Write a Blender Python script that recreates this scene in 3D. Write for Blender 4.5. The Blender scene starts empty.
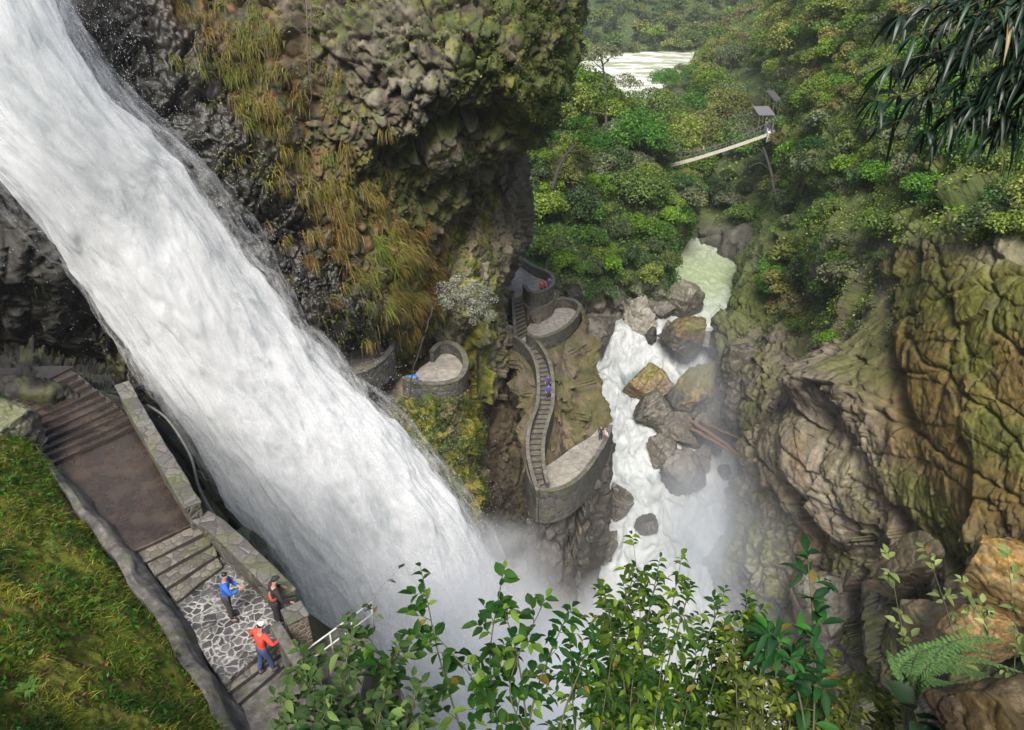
import bpy, bmesh, math, random
import numpy as np
from mathutils import Vector, Matrix
SC = bpy.context.scene
COL = SC.collection
random.seed(11)
RNG = np.random.default_rng(11)
R = math.radians

# ---------------------------------------------------------------- camera, world, sun, exposure
FPX, CX, CY, PITCH, H = 720.0, 512.0, 365.0, R(31), 70.0
CA, SA = math.cos(PITCH), math.sin(PITCH)
cam = bpy.data.cameras.new('camera'); camo = bpy.data.objects.new('camera', cam); COL.objects.link(camo)
cam.sensor_width = 36; cam.lens = FPX / 1024 * 36; cam.clip_start = .1; cam.clip_end = 6000
camo.location = (0, 0, H); camo.rotation_euler = (R(90) - PITCH, 0, 0)
SC.camera = camo
SUN_DIR = Vector((-.10, -.58, .80)).normalized()
SUN_EL = math.asin(SUN_DIR.z); SUN_AZ = math.atan2(SUN_DIR.x, SUN_DIR.y)
w = bpy.data.worlds.new('World'); SC.world = w; w.use_nodes = True
nt = w.node_tree; sky = nt.nodes.new('ShaderNodeTexSky'); sky.sky_type = 'NISHITA'; sky.sun_disc = False
sky.sun_elevation = SUN_EL; sky.sun_rotation = SUN_AZ; sky.air_density = 1.0; sky.dust_density = 4.0; sky.ozone_density = 1.0
bg = nt.nodes['Background']; nt.links.new(sky.outputs[0], bg.inputs[0]); bg.inputs[1].default_value = .085
sun = bpy.data.lights.new('sun', 'SUN'); sun.energy = 3.0; sun.angle = R(24); sun.color = (1, .95, .87)
suno = bpy.data.objects.new('sun', sun); COL.objects.link(suno); suno.rotation_euler = (-SUN_DIR).to_track_quat('-Z', 'Y').to_euler()
suno.location = (0, 0, 200)
SC.view_settings.view_transform = 'Standard'; SC.view_settings.look = 'None'; SC.view_settings.gamma = 1
SC.view_settings.exposure = 1.27
SC.render.engine = 'CYCLES'
cy = SC.cycles
cy.max_bounces = 12; cy.diffuse_bounces = 3; cy.glossy_bounces = 2; cy.transmission_bounces = 3; cy.volume_bounces = 12; cy.transparent_max_bounces = 24
cy.use_denoising = True; cy.sample_clamp_indirect = 4
cy.volume_step_rate = 1.0; cy.volume_max_steps = 128
cy.caustics_reflective = False; cy.caustics_refractive = False

# ---------------------------------------------------------------- helpers
def W(px, py, D):
    """point seen from the photo's standpoint in direction (px, py) at distance D along the view axis"""
    px, py, D = np.broadcast_arrays(np.asarray(px, float), np.asarray(py, float), np.asarray(D, float))
    u = (px - CX) / FPX; v = (py - CY) / FPX
    return np.stack([u * D, D * (CA - v * SA), H - D * (SA + v * CA)], -1)
def WZ(px, py, z):
    """the same, at height z relative to the camera"""
    v = (np.asarray(py, float) - CY) / FPX
    return W(px, py, -np.asarray(z, float) / (SA + v * CA))
def proj(p):
    p = np.asarray(p, float); y = p[..., 1]; z = p[..., 2] - H
    D = y * CA - z * SA; up = y * SA + z * CA
    return CX + FPX * p[..., 0] / D, CY - FPX * up / D, D

def _h(ix, iy, iz, seed):
    n = (ix.astype(np.int64) * 374761393 + iy.astype(np.int64) * 668265263 + iz.astype(np.int64) * 2147483647 + seed * 1274126177) & 0xffffffff
    n = (n ^ (n >> 13)) * 1274126177 & 0xffffffff
    n = (n ^ (n >> 16)) * 2246822519 & 0xffffffff
    n = n ^ (n >> 15)
    return (n & 0xffffff).astype(np.float32) / np.float32(0xffffff)
def vnoise(p, seed=0):
    i = np.floor(p); f = (p - i).astype(np.float32); f = f * f * f * (f * (f * 6 - 15) + 10); i = i.astype(np.int64)
    r = 0
    for dx in (0, 1):
        wx = f[..., 0] if dx else 1 - f[..., 0]
        for dy in (0, 1):
            wy = f[..., 1] if dy else 1 - f[..., 1]
            for dz in (0, 1):
                wz = f[..., 2] if dz else 1 - f[..., 2]
                r = r + wx * wy * wz * _h(i[..., 0] + dx, i[..., 1] + dy, i[..., 2] + dz, seed)
    return r
def fbm(p, octv=4, seed=0, gain=.5):
    r = 0; a = 1; t = 0; p = np.asarray(p, float)
    for k in range(octv):
        r = r + a * vnoise(p, seed + k * 17); t += a; a *= gain; p = p * 2.03 + 13.7
    return r / t
def worley(p, seed=0):
    """F1, F2, random value of the nearest cell, vector to its centre"""
    p = np.asarray(p, float); i = np.floor(p).astype(np.int64)
    f1 = np.full(p.shape[:-1], 9.); f2 = f1.copy(); rnd = np.zeros_like(f1); vec = np.zeros_like(p); r2 = np.zeros_like(p)
    for dx in (-1, 0, 1):
        for dy in (-1, 0, 1):
            for dz in (-1, 0, 1):
                a, b, c = i[..., 0] + dx, i[..., 1] + dy, i[..., 2] + dz
                o = np.stack([a + _h(a, b, c, seed), b + _h(a, b, c, seed + 1), c + _h(a, b, c, seed + 2)], -1) - p
                d = np.sqrt((o * o).sum(-1)); m = d < f1
                f2 = np.where(m, f1, np.minimum(f2, d)); f1 = np.where(m, d, f1)
                rnd = np.where(m, _h(a, b, c, seed + 5), rnd); vec = np.where(m[..., None], o, vec)
                r2 = np.where(m[..., None], np.stack([_h(a, b, c, seed + 6), _h(a, b, c, seed + 7), _h(a, b, c, seed + 8)], -1) - .5, r2)
    return f1, f2, rnd, vec, r2
def blocks(p, scale, seed, tilt=1.0, warp=.5):
    """fractured rock: every cell a tilted flat facet; returns height, crack distance, cell random"""
    p = np.asarray(p, float) / scale
    p = p + (fbm(p * 1.3, 2, seed + 40)[..., None] - .5) * warp
    f1, f2, rnd, vec, r2 = worley(p, seed)
    h = rnd - .5 + tilt * (vec * r2).sum(-1) * 2
    return h * scale, f2 - f1, rnd
def sm(x, a, b):
    t = np.clip((x - a) / (b - a), 0, 1); return t * t * (3 - 2 * t)
def blob(px, py, cx, cy, rx, ry, rot=0):
    c, s = math.cos(R(rot)), math.sin(R(rot)); dx = px - cx; dy = py - cy
    return np.exp(-(((dx * c + dy * s) / rx) ** 2 + ((-dx * s + dy * c) / ry) ** 2))
def segdist(px, py, pts):
    d = np.full(np.shape(px), 1e9)
    for (x0, y0), (x1, y1) in zip(pts[:-1], pts[1:]):
        L = (x1 - x0) ** 2 + (y1 - y0) ** 2
        t = np.clip(((px - x0) * (x1 - x0) + (py - y0) * (y1 - y0)) / L, 0, 1)
        d = np.minimum(d, np.hypot(px - x0 - t * (x1 - x0), py - y0 - t * (y1 - y0)))
    return d
def mixc(c, d, t):
    return c + (np.asarray(d, float) - c) * np.clip(t, 0, 1)[..., None]

def tag(o, label=None, cat=None, group=None, kind=None):
    if label: o['label'] = label
    if cat: o['category'] = cat
    if group: o['group'] = group
    if kind: o['kind'] = kind
    return o
def empty(name, loc=(0, 0, 0), rz=0):
    o = bpy.data.objects.new(name, None); COL.objects.link(o); o.location = loc; o.rotation_euler = (0, 0, rz); o.empty_display_size = .2
    return o
def mesh(name, V, F, m=None, parent=None, col=None, smooth=True, attrs=None, link=True, mats=None, midx=None):
    """one mesh object from arrays; F is an (n,4) or (n,3) array or a list of polygons"""
    me = bpy.data.meshes.new(name)
    V = np.asarray(V, np.float32).reshape(-1, 3)
    if isinstance(F, np.ndarray):
        n, k = F.shape
        me.vertices.add(len(V)); me.vertices.foreach_set('co', V.ravel())
        me.loops.add(n * k); me.loops.foreach_set('vertex_index', F.astype(np.int32).ravel())
        me.polygons.add(n); me.polygons.foreach_set('loop_start', np.arange(0, n * k, k, dtype=np.int32))
        me.update(calc_edges=True)
    else:
        me.from_pydata(V.tolist(), [], [list(f) for f in F]); me.update()
    if smooth: me.polygons.foreach_set('use_smooth', np.ones(len(me.polygons), bool))
    if col is not None:
        c = np.ones((len(V), 4), np.float32); c[:, :np.shape(col)[-1]] = np.asarray(col).reshape(len(V), -1)
        me.attributes.new('Col', 'FLOAT_COLOR', 'POINT').data.foreach_set('color', c.ravel())
    for k_, a in (attrs or {}).items():
        a = np.asarray(a, np.float32)
        if a.size == len(V): me.attributes.new(k_, 'FLOAT', 'POINT').data.foreach_set('value', a.ravel())
        else: me.attributes.new(k_, 'FLOAT_VECTOR', 'POINT').data.foreach_set('vector', a.ravel())
    if m: me.materials.append(m)
    for q in mats or []: me.materials.append(q)
    if midx is not None: me.polygons.foreach_set('material_index', np.asarray(midx, np.int32))
    o = bpy.data.objects.new(name, me)
    if link: COL.objects.link(o)
    if parent: o.parent = parent
    return o
def copy_tree(o, parent=None):
    c = o.copy(); COL.objects.link(c); c.parent = parent
    for ch in o.children: copy_tree(ch, c)
    return c
def grid_faces(nv, nu, wrap=False):
    i = np.arange(nv - 1)[:, None]; j = np.arange(nu if wrap else nu - 1)[None]
    a = i * nu + j; b = i * nu + (j + 1) % nu
    return np.stack([a, b, b + nu, a + nu], -1).reshape(-1, 4)
def cr(P, n):
    """Catmull-Rom resampling of control points along axis 0"""
    P = np.asarray(P, float); m = len(P); t = np.linspace(0, m - 1, n); i = np.minimum(t.astype(int), m - 2); f = (t - i).reshape((-1,) + (1,) * (P.ndim - 1))
    p0 = P[np.maximum(i - 1, 0)]; p1 = P[i]; p2 = P[i + 1]; p3 = P[np.minimum(i + 2, m - 1)]
    return .5 * (2 * p1 + (p2 - p0) * f + (2 * p0 - 5 * p1 + 4 * p2 - p3) * f ** 2 + (3 * p1 - p0 - 3 * p2 + p3) * f ** 3)
def grid_normals(P):
    du = np.gradient(P, axis=1); dv = np.gradient(P, axis=0); n = np.cross(dv, du)
    return n / (np.linalg.norm(n, axis=-1, keepdims=True) + 1e-9)
def patch(ctrl, nv, nu, z=False):
    """smooth sheet of ground or rock through control points (direction + depth); returns points, normals towards the gorge, and directions"""
    C = np.asarray(ctrl, float).copy()
    if not z: C[..., 2] = np.log(C[..., 2])
    C = cr(C, nv); C = np.swapaxes(cr(np.swapaxes(C, 0, 1), nu), 0, 1)
    px, py = C[..., 0], C[..., 1]
    P = WZ(px, py, C[..., 2]) if z else W(px, py, np.exp(C[..., 2]))
    N = grid_normals(P); s = np.sign((N * (np.array([0, 0, H]) - P)).sum(-1).mean())
    return P, N * s, px, py
# ---------------------------------------------------------------- materials
class NT:
    def __init__(s, name):
        s.m = bpy.data.materials.new(name); s.m.use_nodes = True; s.t = s.m.node_tree
        s.b = s.t.nodes['Principled BSDF']; s.out = s.t.nodes['Material Output']
    def n(s, typ, ins=None, **kw):
        n = s.t.nodes.new('ShaderNode' + typ)
        for k, v in kw.items(): setattr(n, k, v)
        for k, v in (ins or {}).items(): s.put(n.inputs[k], v)
        return n
    def put(s, sock, v):
        if hasattr(v, 'is_output') or isinstance(v, bpy.types.NodeSocket): s.t.links.new(v, sock)
        else: sock.default_value = v
    def noise(s, vec, scale, detail=4, rough=.55, dist=0):
        return s.n('TexNoise', {'Vector': vec, 'Scale': scale, 'Detail': detail, 'Roughness': rough, 'Distortion': dist}).outputs[0]
    def obj(s): return s.n('TexCoord').outputs['Object']
    def geo(s): return s.n('NewGeometry').outputs['Position']
    def ramp(s, fac, stops):
        r = s.n('ValToRGB', {0: fac}); e = r.color_ramp.elements
        while len(e) < len(stops): e.new(.5)
        for q, (p, c) in zip(e, stops): q.position = p; q.color = tuple(c) + (1,) if len(c) == 3 else c
        return r.outputs[0]
    def mix(s, a, b, f, mode='MIX'):
        n = s.n('MixRGB', blend_type=mode); s.put(n.inputs[0], f); s.put(n.inputs[1], a if not isinstance(a, tuple) else a + (1,)); s.put(n.inputs[2], b if not isinstance(b, tuple) else b + (1,))
        return n.outputs[0]
    def math(s, op, a, b=0.): 
        n = s.n('Math', operation=op); s.put(n.inputs[0], a); s.put(n.inputs[1], b); return n.outputs[0]
    def bump(s, h, dist, strength=1.):
        s.t.links.new(s.n('Bump', {'Height': h, 'Distance': dist, 'Strength': strength}).outputs[0], s.b.inputs['Normal'])
    def base(s, c): s.put(s.b.inputs['Base Color'], c if not isinstance(c, tuple) else c + (1,))
    def set(s, **kw):
        for k, v in kw.items(): s.put(s.b.inputs[k], v)
        return s
def attr(s, name, out='Color'): return s.n('Attribute', attribute_name=name).outputs[out]

def rock_material(name, scale, dist, rough=.8, spec=.4):
    s = NT(name); c = attr(s, 'Col'); v = s.geo()
    a = s.noise(v, scale, 8, .65); b = s.noise(v, scale * .23, 5, .6, 1.)
    k = s.ramp(a, [(.25, (.55, .52, .48)), (.5, (1, 1, 1)), (.78, (1.45, 1.4, 1.3))])
    k2 = s.ramp(b, [(.3, (.72, .7, .66)), (.7, (1.25, 1.24, 1.2))])
    s.base(s.mix(s.mix(c, k, 1, 'MULTIPLY'), k2, 1, 'MULTIPLY'))
    r = s.math('MULTIPLY', attr(s, 'rough', 'Fac'), s.math('ADD', .75, s.math('MULTIPLY', a, .5)))
    s.set(Roughness=r); s.put(s.b.inputs['Specular IOR Level'], spec)
    crack = s.n('TexVoronoi', {'Vector': v, 'Scale': scale * .5}, feature='DISTANCE_TO_EDGE').outputs['Distance']
    s.bump(s.math('ADD', a, s.math('MULTIPLY', s.math('MINIMUM', crack, .12), 2.)), dist, .9)
    return s.m
def leaf_material(name, trans=.35, rough=.55, spec=.3, vary=.25):
    s = NT(name); c = attr(s, 'Col'); rnd = s.n('ObjectInfo').outputs['Random']
    hv = s.n('HueSaturation', {'Hue': s.math('ADD', .5 - .035, s.math('MULTIPLY', rnd, .07)), 'Saturation': s.math('ADD', .85, s.math('MULTIPLY', rnd, .25)),
        'Value': s.math('ADD', 1 - vary, s.math('MULTIPLY', s.math('FRACT', s.math('MULTIPLY', rnd, 7.31)), vary * 2)), 'Color': c}).outputs[0]
    s.base(hv); s.set(Roughness=rough); s.put(s.b.inputs['Specular IOR Level'], spec)
    tr = s.n('BsdfTranslucent', {'Color': s.mix(hv, (1., .95, .5), 1, 'MULTIPLY')})
    mx = s.n('MixShader', {0: trans, 1: s.b.outputs[0], 2: tr.outputs[0]}); s.t.links.new(mx.outputs[0], s.out.inputs[0])
    return s.m
def plain(name, c, rough=.7, var=.25, scale=6., bump=0., metal=0.):
    s = NT(name); v = s.obj(); a = s.noise(v, scale, 5, .6)
    d = tuple(x * (1 - var) for x in c); e = tuple(min(1, x * (1 + var)) for x in c)
    s.base(s.ramp(a, [(.3, d), (.7, e)])); s.set(Roughness=rough, Metallic=metal)
    if bump: s.bump(a, bump)
    return s.m
def stone_material(name, c1, c2, mortar, scale, bump=.04, moss=.3, width=.08):
    s = NT(name); v = s.geo()
    wv = s.n('VectorMath', {0: v, 1: s.n('VectorMath', {0: s.n('TexNoise', {'Vector': v, 'Scale': scale * .7}).outputs['Color'], 3: .35 / scale}, operation='SCALE').outputs[0]}).outputs[0]
    e = s.n('TexVoronoi', {'Vector': wv, 'Scale': scale}, feature='DISTANCE_TO_EDGE').outputs['Distance']
    cell = s.n('TexVoronoi', {'Vector': wv, 'Scale': scale}).outputs['Color']
    a = s.noise(v, scale * 4, 6, .65); g = s.noise(v, scale * .35, 5, .6)
    base = s.mix(c1, c2, s.n('SeparateColor', {0: cell}).outputs[0])
    base = s.mix(base, s.ramp(a, [(.3, (.6, .6, .6)), (.7, (1.35, 1.35, 1.35))]), 1, 'MULTIPLY')
    base = s.mix(mortar, base, s.ramp(e, [(width * .35, (0, 0, 0)), (width, (1, 1, 1))]))
    base = s.mix(base, (.07, .085, .02), s.math('MULTIPLY', s.ramp(g, [(.48, (0, 0, 0)), (.68, (1, 1, 1))]), moss))
    s.base(base); s.set(Roughness=.75)
    s.bump(s.math('ADD', s.math('MULTIPLY', s.math('MINIMUM', e, .15), 4.), s.math('MULTIPLY', a, .5)), bump, .8)
    return s.m
MAT = {}
MAT['rock'] = rock_material('gorge_rock', 1.6, .12)
MAT['near_rock'] = rock_material('near_rock', 6., .03)
MAT['soil'] = rock_material('mossy_soil', 3., .08, spec=.2)
MAT['leaf'] = leaf_material('tree_leaves', .4)
MAT['grass'] = leaf_material('grass_blades', .35, vary=.05)
MAT['near_leaf'] = leaf_material('shrub_leaves', .32, .55, .1, .1)
MAT['glossy_leaf'] = leaf_material('glossy_dark_leaves', .15, .42, .35, .1)
MAT['bark'] = plain('bark', (.09, .07, .05), .9, .4, 8, .02)
MAT['pale_bark'] = plain('pale_bark', (.25, .22, .18), .9, .3, 8, .01)
MAT['stem'] = plain('green_stem', (.045, .05, .022), .7, .3, 20)
MAT['masonry'] = stone_material('dark_masonry', (.03, .028, .026), (.085, .08, .072), (.07, .066, .06), 2.2, .07, .4)
MAT['capping'] = stone_material('wall_capping', (.055, .052, .047), (.125, .118, .105), (.045, .043, .04), 2.6, .03, .7, .05)
MAT['terrace'] = stone_material('terrace_paving', (.19, .175, .155), (.24, .225, .20), (.16, .15, .135), .5, .01, .25, .03)
MAT['step'] = stone_material('step_stone', (.06, .053, .046), (.14, .128, .11), (.05, .047, .04), 3.6, .03, .6, .05)
# ================================================================ the setting: ground, cliffs, river, fall
def terrain(name, V, F, m, col, rough=None, kind='structure'):
    o = mesh(name, V, F, m, col=col, smooth=name not in ('cliff', 'rock_tower'), attrs={'rough': rough if rough is not None else np.full(len(np.reshape(V, (-1, 3))), .85)})
    o['kind'] = kind; return o
# wide valley floor and the mountains round it
n = 120
r_ = np.concatenate([np.linspace(0, 400, 40), np.linspace(430, 1600, 80)]); a_ = np.linspace(0, 2 * np.pi, 181)[:-1]
rr, aa = np.meshgrid(r_, a_, indexing='ij'); gx, gy = rr * np.sin(aa), rr * np.cos(aa) + 120
q = np.stack([gx, gy, gx * 0], -1)
gz = H - 72 + sm(rr, 420, 1100) * (60 + 150 * fbm(q / 400, 5, 3))
terrain('ground', np.stack([gx, gy, gz], -1), grid_faces(n, 180, True), MAT['soil'], np.broadcast_to(np.array([.035, .055, .02]), (n, 180, 3)))

SURF = {}
def unitv(*a): a = np.array(a, float); return a / np.linalg.norm(a)
# ---------------- the big overhanging cliff beside the fall
C = [
 [(-420,-300,34),(-200,-280,37),(60,-260,41),(220,-250,43),(370,-250,43),(500,-250,45),(620,-250,50),(640,-250,66)],
 [(-420,-120,33),(-200,-120,36),(70,-120,40.5),(230,-120,43),(380,-120,42),(500,-120,43),(598,-120,49),(600,-120,66)],
 [(-420,0,32),(-200,0,35),(85,0,40),(240,0,43),(390,0,42),(500,0,42.5),(572,0,48),(566,0,66)],
 [(-420,70,31),(-200,80,35),(110,80,40),(260,80,43.5),(390,80,43),(500,80,43.5),(562,75,48.5),(556,75,66)],
 [(-420,150,30),(-180,160,34),(160,150,41),(270,140,44),(390,135,45),(470,128,46.5),(545,122,50),(540,122,66)],
 [(-420,200,30),(-150,230,35),(190,200,42),(290,190,45),(385,180,47.5),(445,172,49.5),(500,163,53),(495,163,66)],
 [(-420,260,30),(-120,290,37),(215,255,43.5),(300,240,46),(370,225,48.5),(425,205,51.5),(468,194,55),(462,190,68)],
 [(-420,320,31),(-80,340,40),(240,300,46),(310,285,47),(365,272,49),(410,262,52),(438,250,56),(436,240,70)],
 [(-420,340,33),(-60,360,44),(260,335,48),(325,330,48),(365,326,50),(400,322,52.5),(428,318,57),(430,310,70)],
 [(-420,345,45),(-50,350,56),(270,336,60),(330,333,62),(370,328,64),(405,322,66),(435,315,70),(440,306,78)],
]
nv, nu = 430, 620
P, N, px, py = patch(C, nv, nu)
h1, c1, r1 = blocks(P, 1.9, 5); h2, c2, r2 = blocks(P * np.array([1, 1, .8]), .5, 9); hB, cB, rB = blocks(P * np.array([1, 1, .7]), 1.05, 11); mB = sm(fbm(P / 2.5, 3, 13), .45, .55); h2 = h2 + (hB - h2) * mB; c2 = c2 + (cB - c2) * mB; r2 = r2 + (rB - r2) * mB

big = fbm(P / 6., 4, 21) - .5
cob = np.clip(1.3 * blob(px, py, 405, 70, 150, 150), 0, 1)      # bare cobbly basalt
disp = big * 2.6 + h1 * .45 * (1 - .4 * cob) + h2 * (.45 + .15 * cob) - .26 * np.exp(-c2 / .10) * (.4 + cob) - .4 * np.exp(-c1 / .08) * .5 + (fbm(P / .35, 3, 31) - .5) * .22
# a gully, a ledge, and the deep shelf below the cobbles
disp = disp - 1.6 * np.exp(-(segdist(px, py, [(305, -100), (308, 60), (300, 160)]) / 16) ** 2) + 1.0 * np.exp(-(segdist(px, py, [(150, 20), (250, 150), (400, 270)]) / 30) ** 2)
disp = disp - 1.3 * np.exp(-(segdist(px, py, [(395, 160), (440, 130), (500, 120)]) / 16) ** 2)
P = P + N * disp[..., None]
Ng = grid_normals(P); Ng *= np.sign((Ng * N).sum(-1, keepdims=True))
f3 = fbm(P / 2.2, 5, 51); f4 = fbm(P / .7, 4, 52)
col = np.ones(P.shape) * np.array([.085, .072, .054]) * (.5 + .9 * r2)[..., None]
col = mixc(col, np.array([.10, .091, .074]) * (.45 + 1. * r2)[..., None], cob * sm(f3, .33, .55))
moss = sm(f3 + .25 * Ng[..., 2] + .5 * blob(px, py, 370, 250, 60, 80) + .35 * blob(px, py, 530, 60, 55, 120) - .2 * blob(px, py, 400, 70, 70, 90), .5, .68)
mossc = mixc(np.ones(P.shape) * np.array([.042, .062, .012]), [.095, .098, .018], sm(f4, .4, .7))
col = mixc(col, mossc, moss * .9)
band = np.exp(-(segdist(px, py, [(190, -80), (205, 0), (270, 90), (340, 215), (400, 275)]) / 48) ** 2)
col = mixc(col, np.array([.115, .068, .022]) * (.5 + .8 * f4)[..., None], band * sm(f4 + .3 * f3, .45, .72))
wetd = segdist(px, py, [(60, -90), (120, 40), (200, 140), (270, 240), (320, 335)])
wet = 1.25 * np.exp(-(wetd / 74) ** 2) * (px < 430); wet = np.clip(wet * (.6 + .9 * f3), 0, 1)
wet = np.maximum(wet, sm(-px, 120 - 200, 200 - 200) * 0 + (px < 120) * 1.)
col = mixc(col, np.array([.011, .0105, .010]) * (.6 + .9 * r2)[..., None], wet * .95)
rough = .9 - .52 * np.clip(wet * 1.3, 0, 1) + .3 * (px < 90)
terrain('cliff', P, grid_faces(nv, nu), MAT['rock'], col, rough)
SURF['cliff'] = (P, N, px, py)

# ---------------- mossy column behind the overhang, its moss brightened to look lit
C = [
 [(330,60,64),(400,60,63),(450,60,61),(490,60,61),(535,60,62),(535,60,76)],
 [(330,140,64),(400,140,62),(445,140,60.5),(485,140,60.5),(522,140,62),(521,140,78)],
 [(330,200,64),(400,200,61),(445,200,59.5),(485,200,60),(525,200,63),(523,200,80)],
 [(330,250,63),(390,250,59),(440,250,58.5),(480,250,60),(518,250,64),(515,250,80)],
 [(330,300,62),(380,295,57),(430,300,57.5),(470,300,60),(498,296,65),(499,296,82)],
 [(330,345,60),(385,350,58.5),(430,350,61),(470,350,64),(500,350,70),(505,350,84)],
 [(330,400,62),(385,400,62),(430,400,64),(470,400,67),(505,400,74),(512,400,86)],
]
nv, nu = 300, 220
P, N, px, py = patch(C, nv, nu)
h1, c1, r1 = blocks(P * np.array([1.3, 1.3, .55]), 1.6, 61); h2, c2, r2 = blocks(P * np.array([1.2, 1.2, .5]), .6, 65)
disp = (fbm(P / 4., 4, 66) - .5) * 2. + h1 * .5 + h2 * .4 - .3 * np.exp(-c2 / .1) - .8 * np.exp(-(segdist(px, py, [(470, 130), (462, 220), (452, 320)]) / 7) ** 2)
P = P + N * disp[..., None]; Ng = grid_normals(P); Ng *= np.sign((Ng * N).sum(-1, keepdims=True))
f3 = fbm(P * np.array([1, 1, .4]) / 1.2, 5, 68); f4 = fbm(P / .6, 4, 69)
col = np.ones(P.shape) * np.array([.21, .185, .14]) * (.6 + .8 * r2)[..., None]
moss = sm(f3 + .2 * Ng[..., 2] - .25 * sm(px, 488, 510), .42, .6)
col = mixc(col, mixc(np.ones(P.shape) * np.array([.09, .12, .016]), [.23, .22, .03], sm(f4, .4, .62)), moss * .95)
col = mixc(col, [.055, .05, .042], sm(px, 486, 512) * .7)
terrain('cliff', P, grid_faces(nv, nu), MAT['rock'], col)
SURF['column'] = (P, N, px, py)

# ---------------- cave and wet ledges behind the upper path
C = [
 [(-500,100,44),(-200,100,44),(0,120,48),(110,170,52),(230,260,58),(330,350,64)],
 [(-500,180,40),(-200,190,41),(0,205,43),(100,290,47),(200,380,53),(300,480,63)],
 [(-500,240,36),(-200,250,38),(0,258,40),(80,330,44),(150,410,48),(250,520,58)],
 [(-500,290,60),(-200,290,60),(0,300,58),(68,350,55),(140,418,52),(230,530,57)],
 [(-500,350,52),(-200,348,50),(0,348,46),(70,362,42),(138,408,32),(215,500,38)],
 [(-500,400,27),(-200,392,27),(0,378,26.4),(80,388,27),(150,415,27.4),(212,490,28.5)],
 [(-500,470,24.2),(-200,440,25.2),(0,415,25.4),(100,415,26.2),(165,440,27.2),(228,520,28)],
 [(-500,560,22),(-200,500,23.5),(0,450,24.6),(120,455,26.2),(185,480,27.5),(245,560,29)],
 [(-500,640,22),(-200,560,23),(0,520,24.2),(130,520,26),(205,530,30),(268,640,38)],
]
nv, nu = 260, 280
P, N, px, py = patch(C, nv, nu)
h1, c1, r1 = blocks(P, 1.3, 81); h2, c2, r2 = blocks(P, .45, 85)
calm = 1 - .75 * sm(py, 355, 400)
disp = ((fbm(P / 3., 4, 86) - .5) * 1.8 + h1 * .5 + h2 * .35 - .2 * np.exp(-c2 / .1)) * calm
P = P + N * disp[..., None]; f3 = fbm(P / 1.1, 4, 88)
col = np.ones(P.shape) * np.array([.010, .009, .008]) * (.5 + .8 * r2)[..., None]  # darker than the wet rock itself, to paint in the cave's shade
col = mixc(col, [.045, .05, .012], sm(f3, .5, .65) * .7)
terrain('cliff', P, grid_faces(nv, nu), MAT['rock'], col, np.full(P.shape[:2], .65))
SURF['cave'] = (P, N, px, py)

# the rock face that drops from the path's outer edge to the plunge pool
top = cr(np.array([W(-400, 330, 40), W(-150, 345, 34), W(60, 372, 30.5), W(160, 425, 28), W(214, 494, 28.2), W(230, 524, 27.8), W(246, 562, 28.2), WZ(330, 622, -17.2), WZ(390, 668, -17.6), WZ(420, 760, -17.5), WZ(500, 1000, -16)]), 160)
zz_ = np.linspace(0, 1, 90)[:, None, None]; P = np.broadcast_to(top[None], (90, 160, 3)).copy(); P[..., 2] = P[..., 2] * (1 - zz_[..., 0]) + (H - 67) * zz_[..., 0] - .3
t_ = np.gradient(top, axis=0); nr_ = unitv(0, 0, 1); nr_ = np.stack([-t_[:, 1], t_[:, 0], t_[:, 0] * 0], -1); nr_ /= np.linalg.norm(nr_, axis=1, keepdims=True)
h1, c1, r1 = blocks(P, 3., 83); h2, c2, r2 = blocks(P, .9, 84); P = P + nr_[None] * ((h1 * .4 + h2 * .4 + (fbm(P / 4., 3, 89) - .5) * 2) * sm(zz_[..., 0], 0, .1) + 2.5 * zz_[..., 0])[..., None]
terrain('cliff', P, grid_faces(90, 160), MAT['rock'], np.ones(P.shape) * np.array([.05, .046, .04]) * (.5 + r2)[..., None], np.full(P.shape[:2], .5))

# ---------------- walls of the slot below the round lookouts
C = [
 [(250,352,58),(320,352,58),(350,358,58),(388,366,57.5),(420,390,53.8),(448,398,53.6),(470,388,55.5),(478,360,62),(484,340,72),(505,335,76),(530,330,79),(580,320,84)],
 [(250,388,55),(320,388,55),(350,394,55),(392,400,54.8),(420,402,54),(448,408,53.8),(471,400,56),(479,390,66),(485,380,73),(506,380,76),(535,380,79),(580,380,82)],
 [(250,440,58),(320,440,58),(355,440,57),(392,440,56.5),(420,440,55.6),(450,440,55.4),(473,440,58),(480,440,68),(486,440,74.5),(508,440,77),(540,440,79),(580,440,82)],
 [(250,500,62),(320,500,62),(360,500,60.5),(400,500,59.5),(428,500,58.6),(455,500,58.6),(476,500,61),(482,500,70),(488,500,77),(510,500,79),(545,500,81),(590,500,84)],
 [(250,560,66),(320,560,66),(370,560,64),(408,560,63),(432,560,62),(458,560,62),(478,560,65),(485,560,74),(491,560,80),(512,560,82),(545,560,84),(600,560,86)],
 [(250,640,72),(320,640,72),(380,640,70),(410,640,68),(435,640,68),(462,640,68),(481,640,71),(488,640,79),(494,640,84),(515,640,86),(545,640,88),(610,640,90)],
 [(250,760,78),(320,760,78),(390,760,77),(415,760,76),(440,760,76),(465,760,76),(484,760,78),(491,760,86),(498,760,90),(518,760,92),(545,760,94),(620,760,96)],
]
nv, nu = 330, 300
P, N, px, py = patch(C, nv, nu)
h1, c1, r1 = blocks(P * np.array([1.2, 1.2, .6]), 2.2, 91); h2, c2, r2 = blocks(P, .7, 95)
disp = ((fbm(P / 4., 4, 96) - .5) * 1.8 + h1 * .35 + h2 * .25 - .2 * np.exp(-c2 / .1)) * (.25 + .75 * sm(py, 392, 430))
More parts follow.
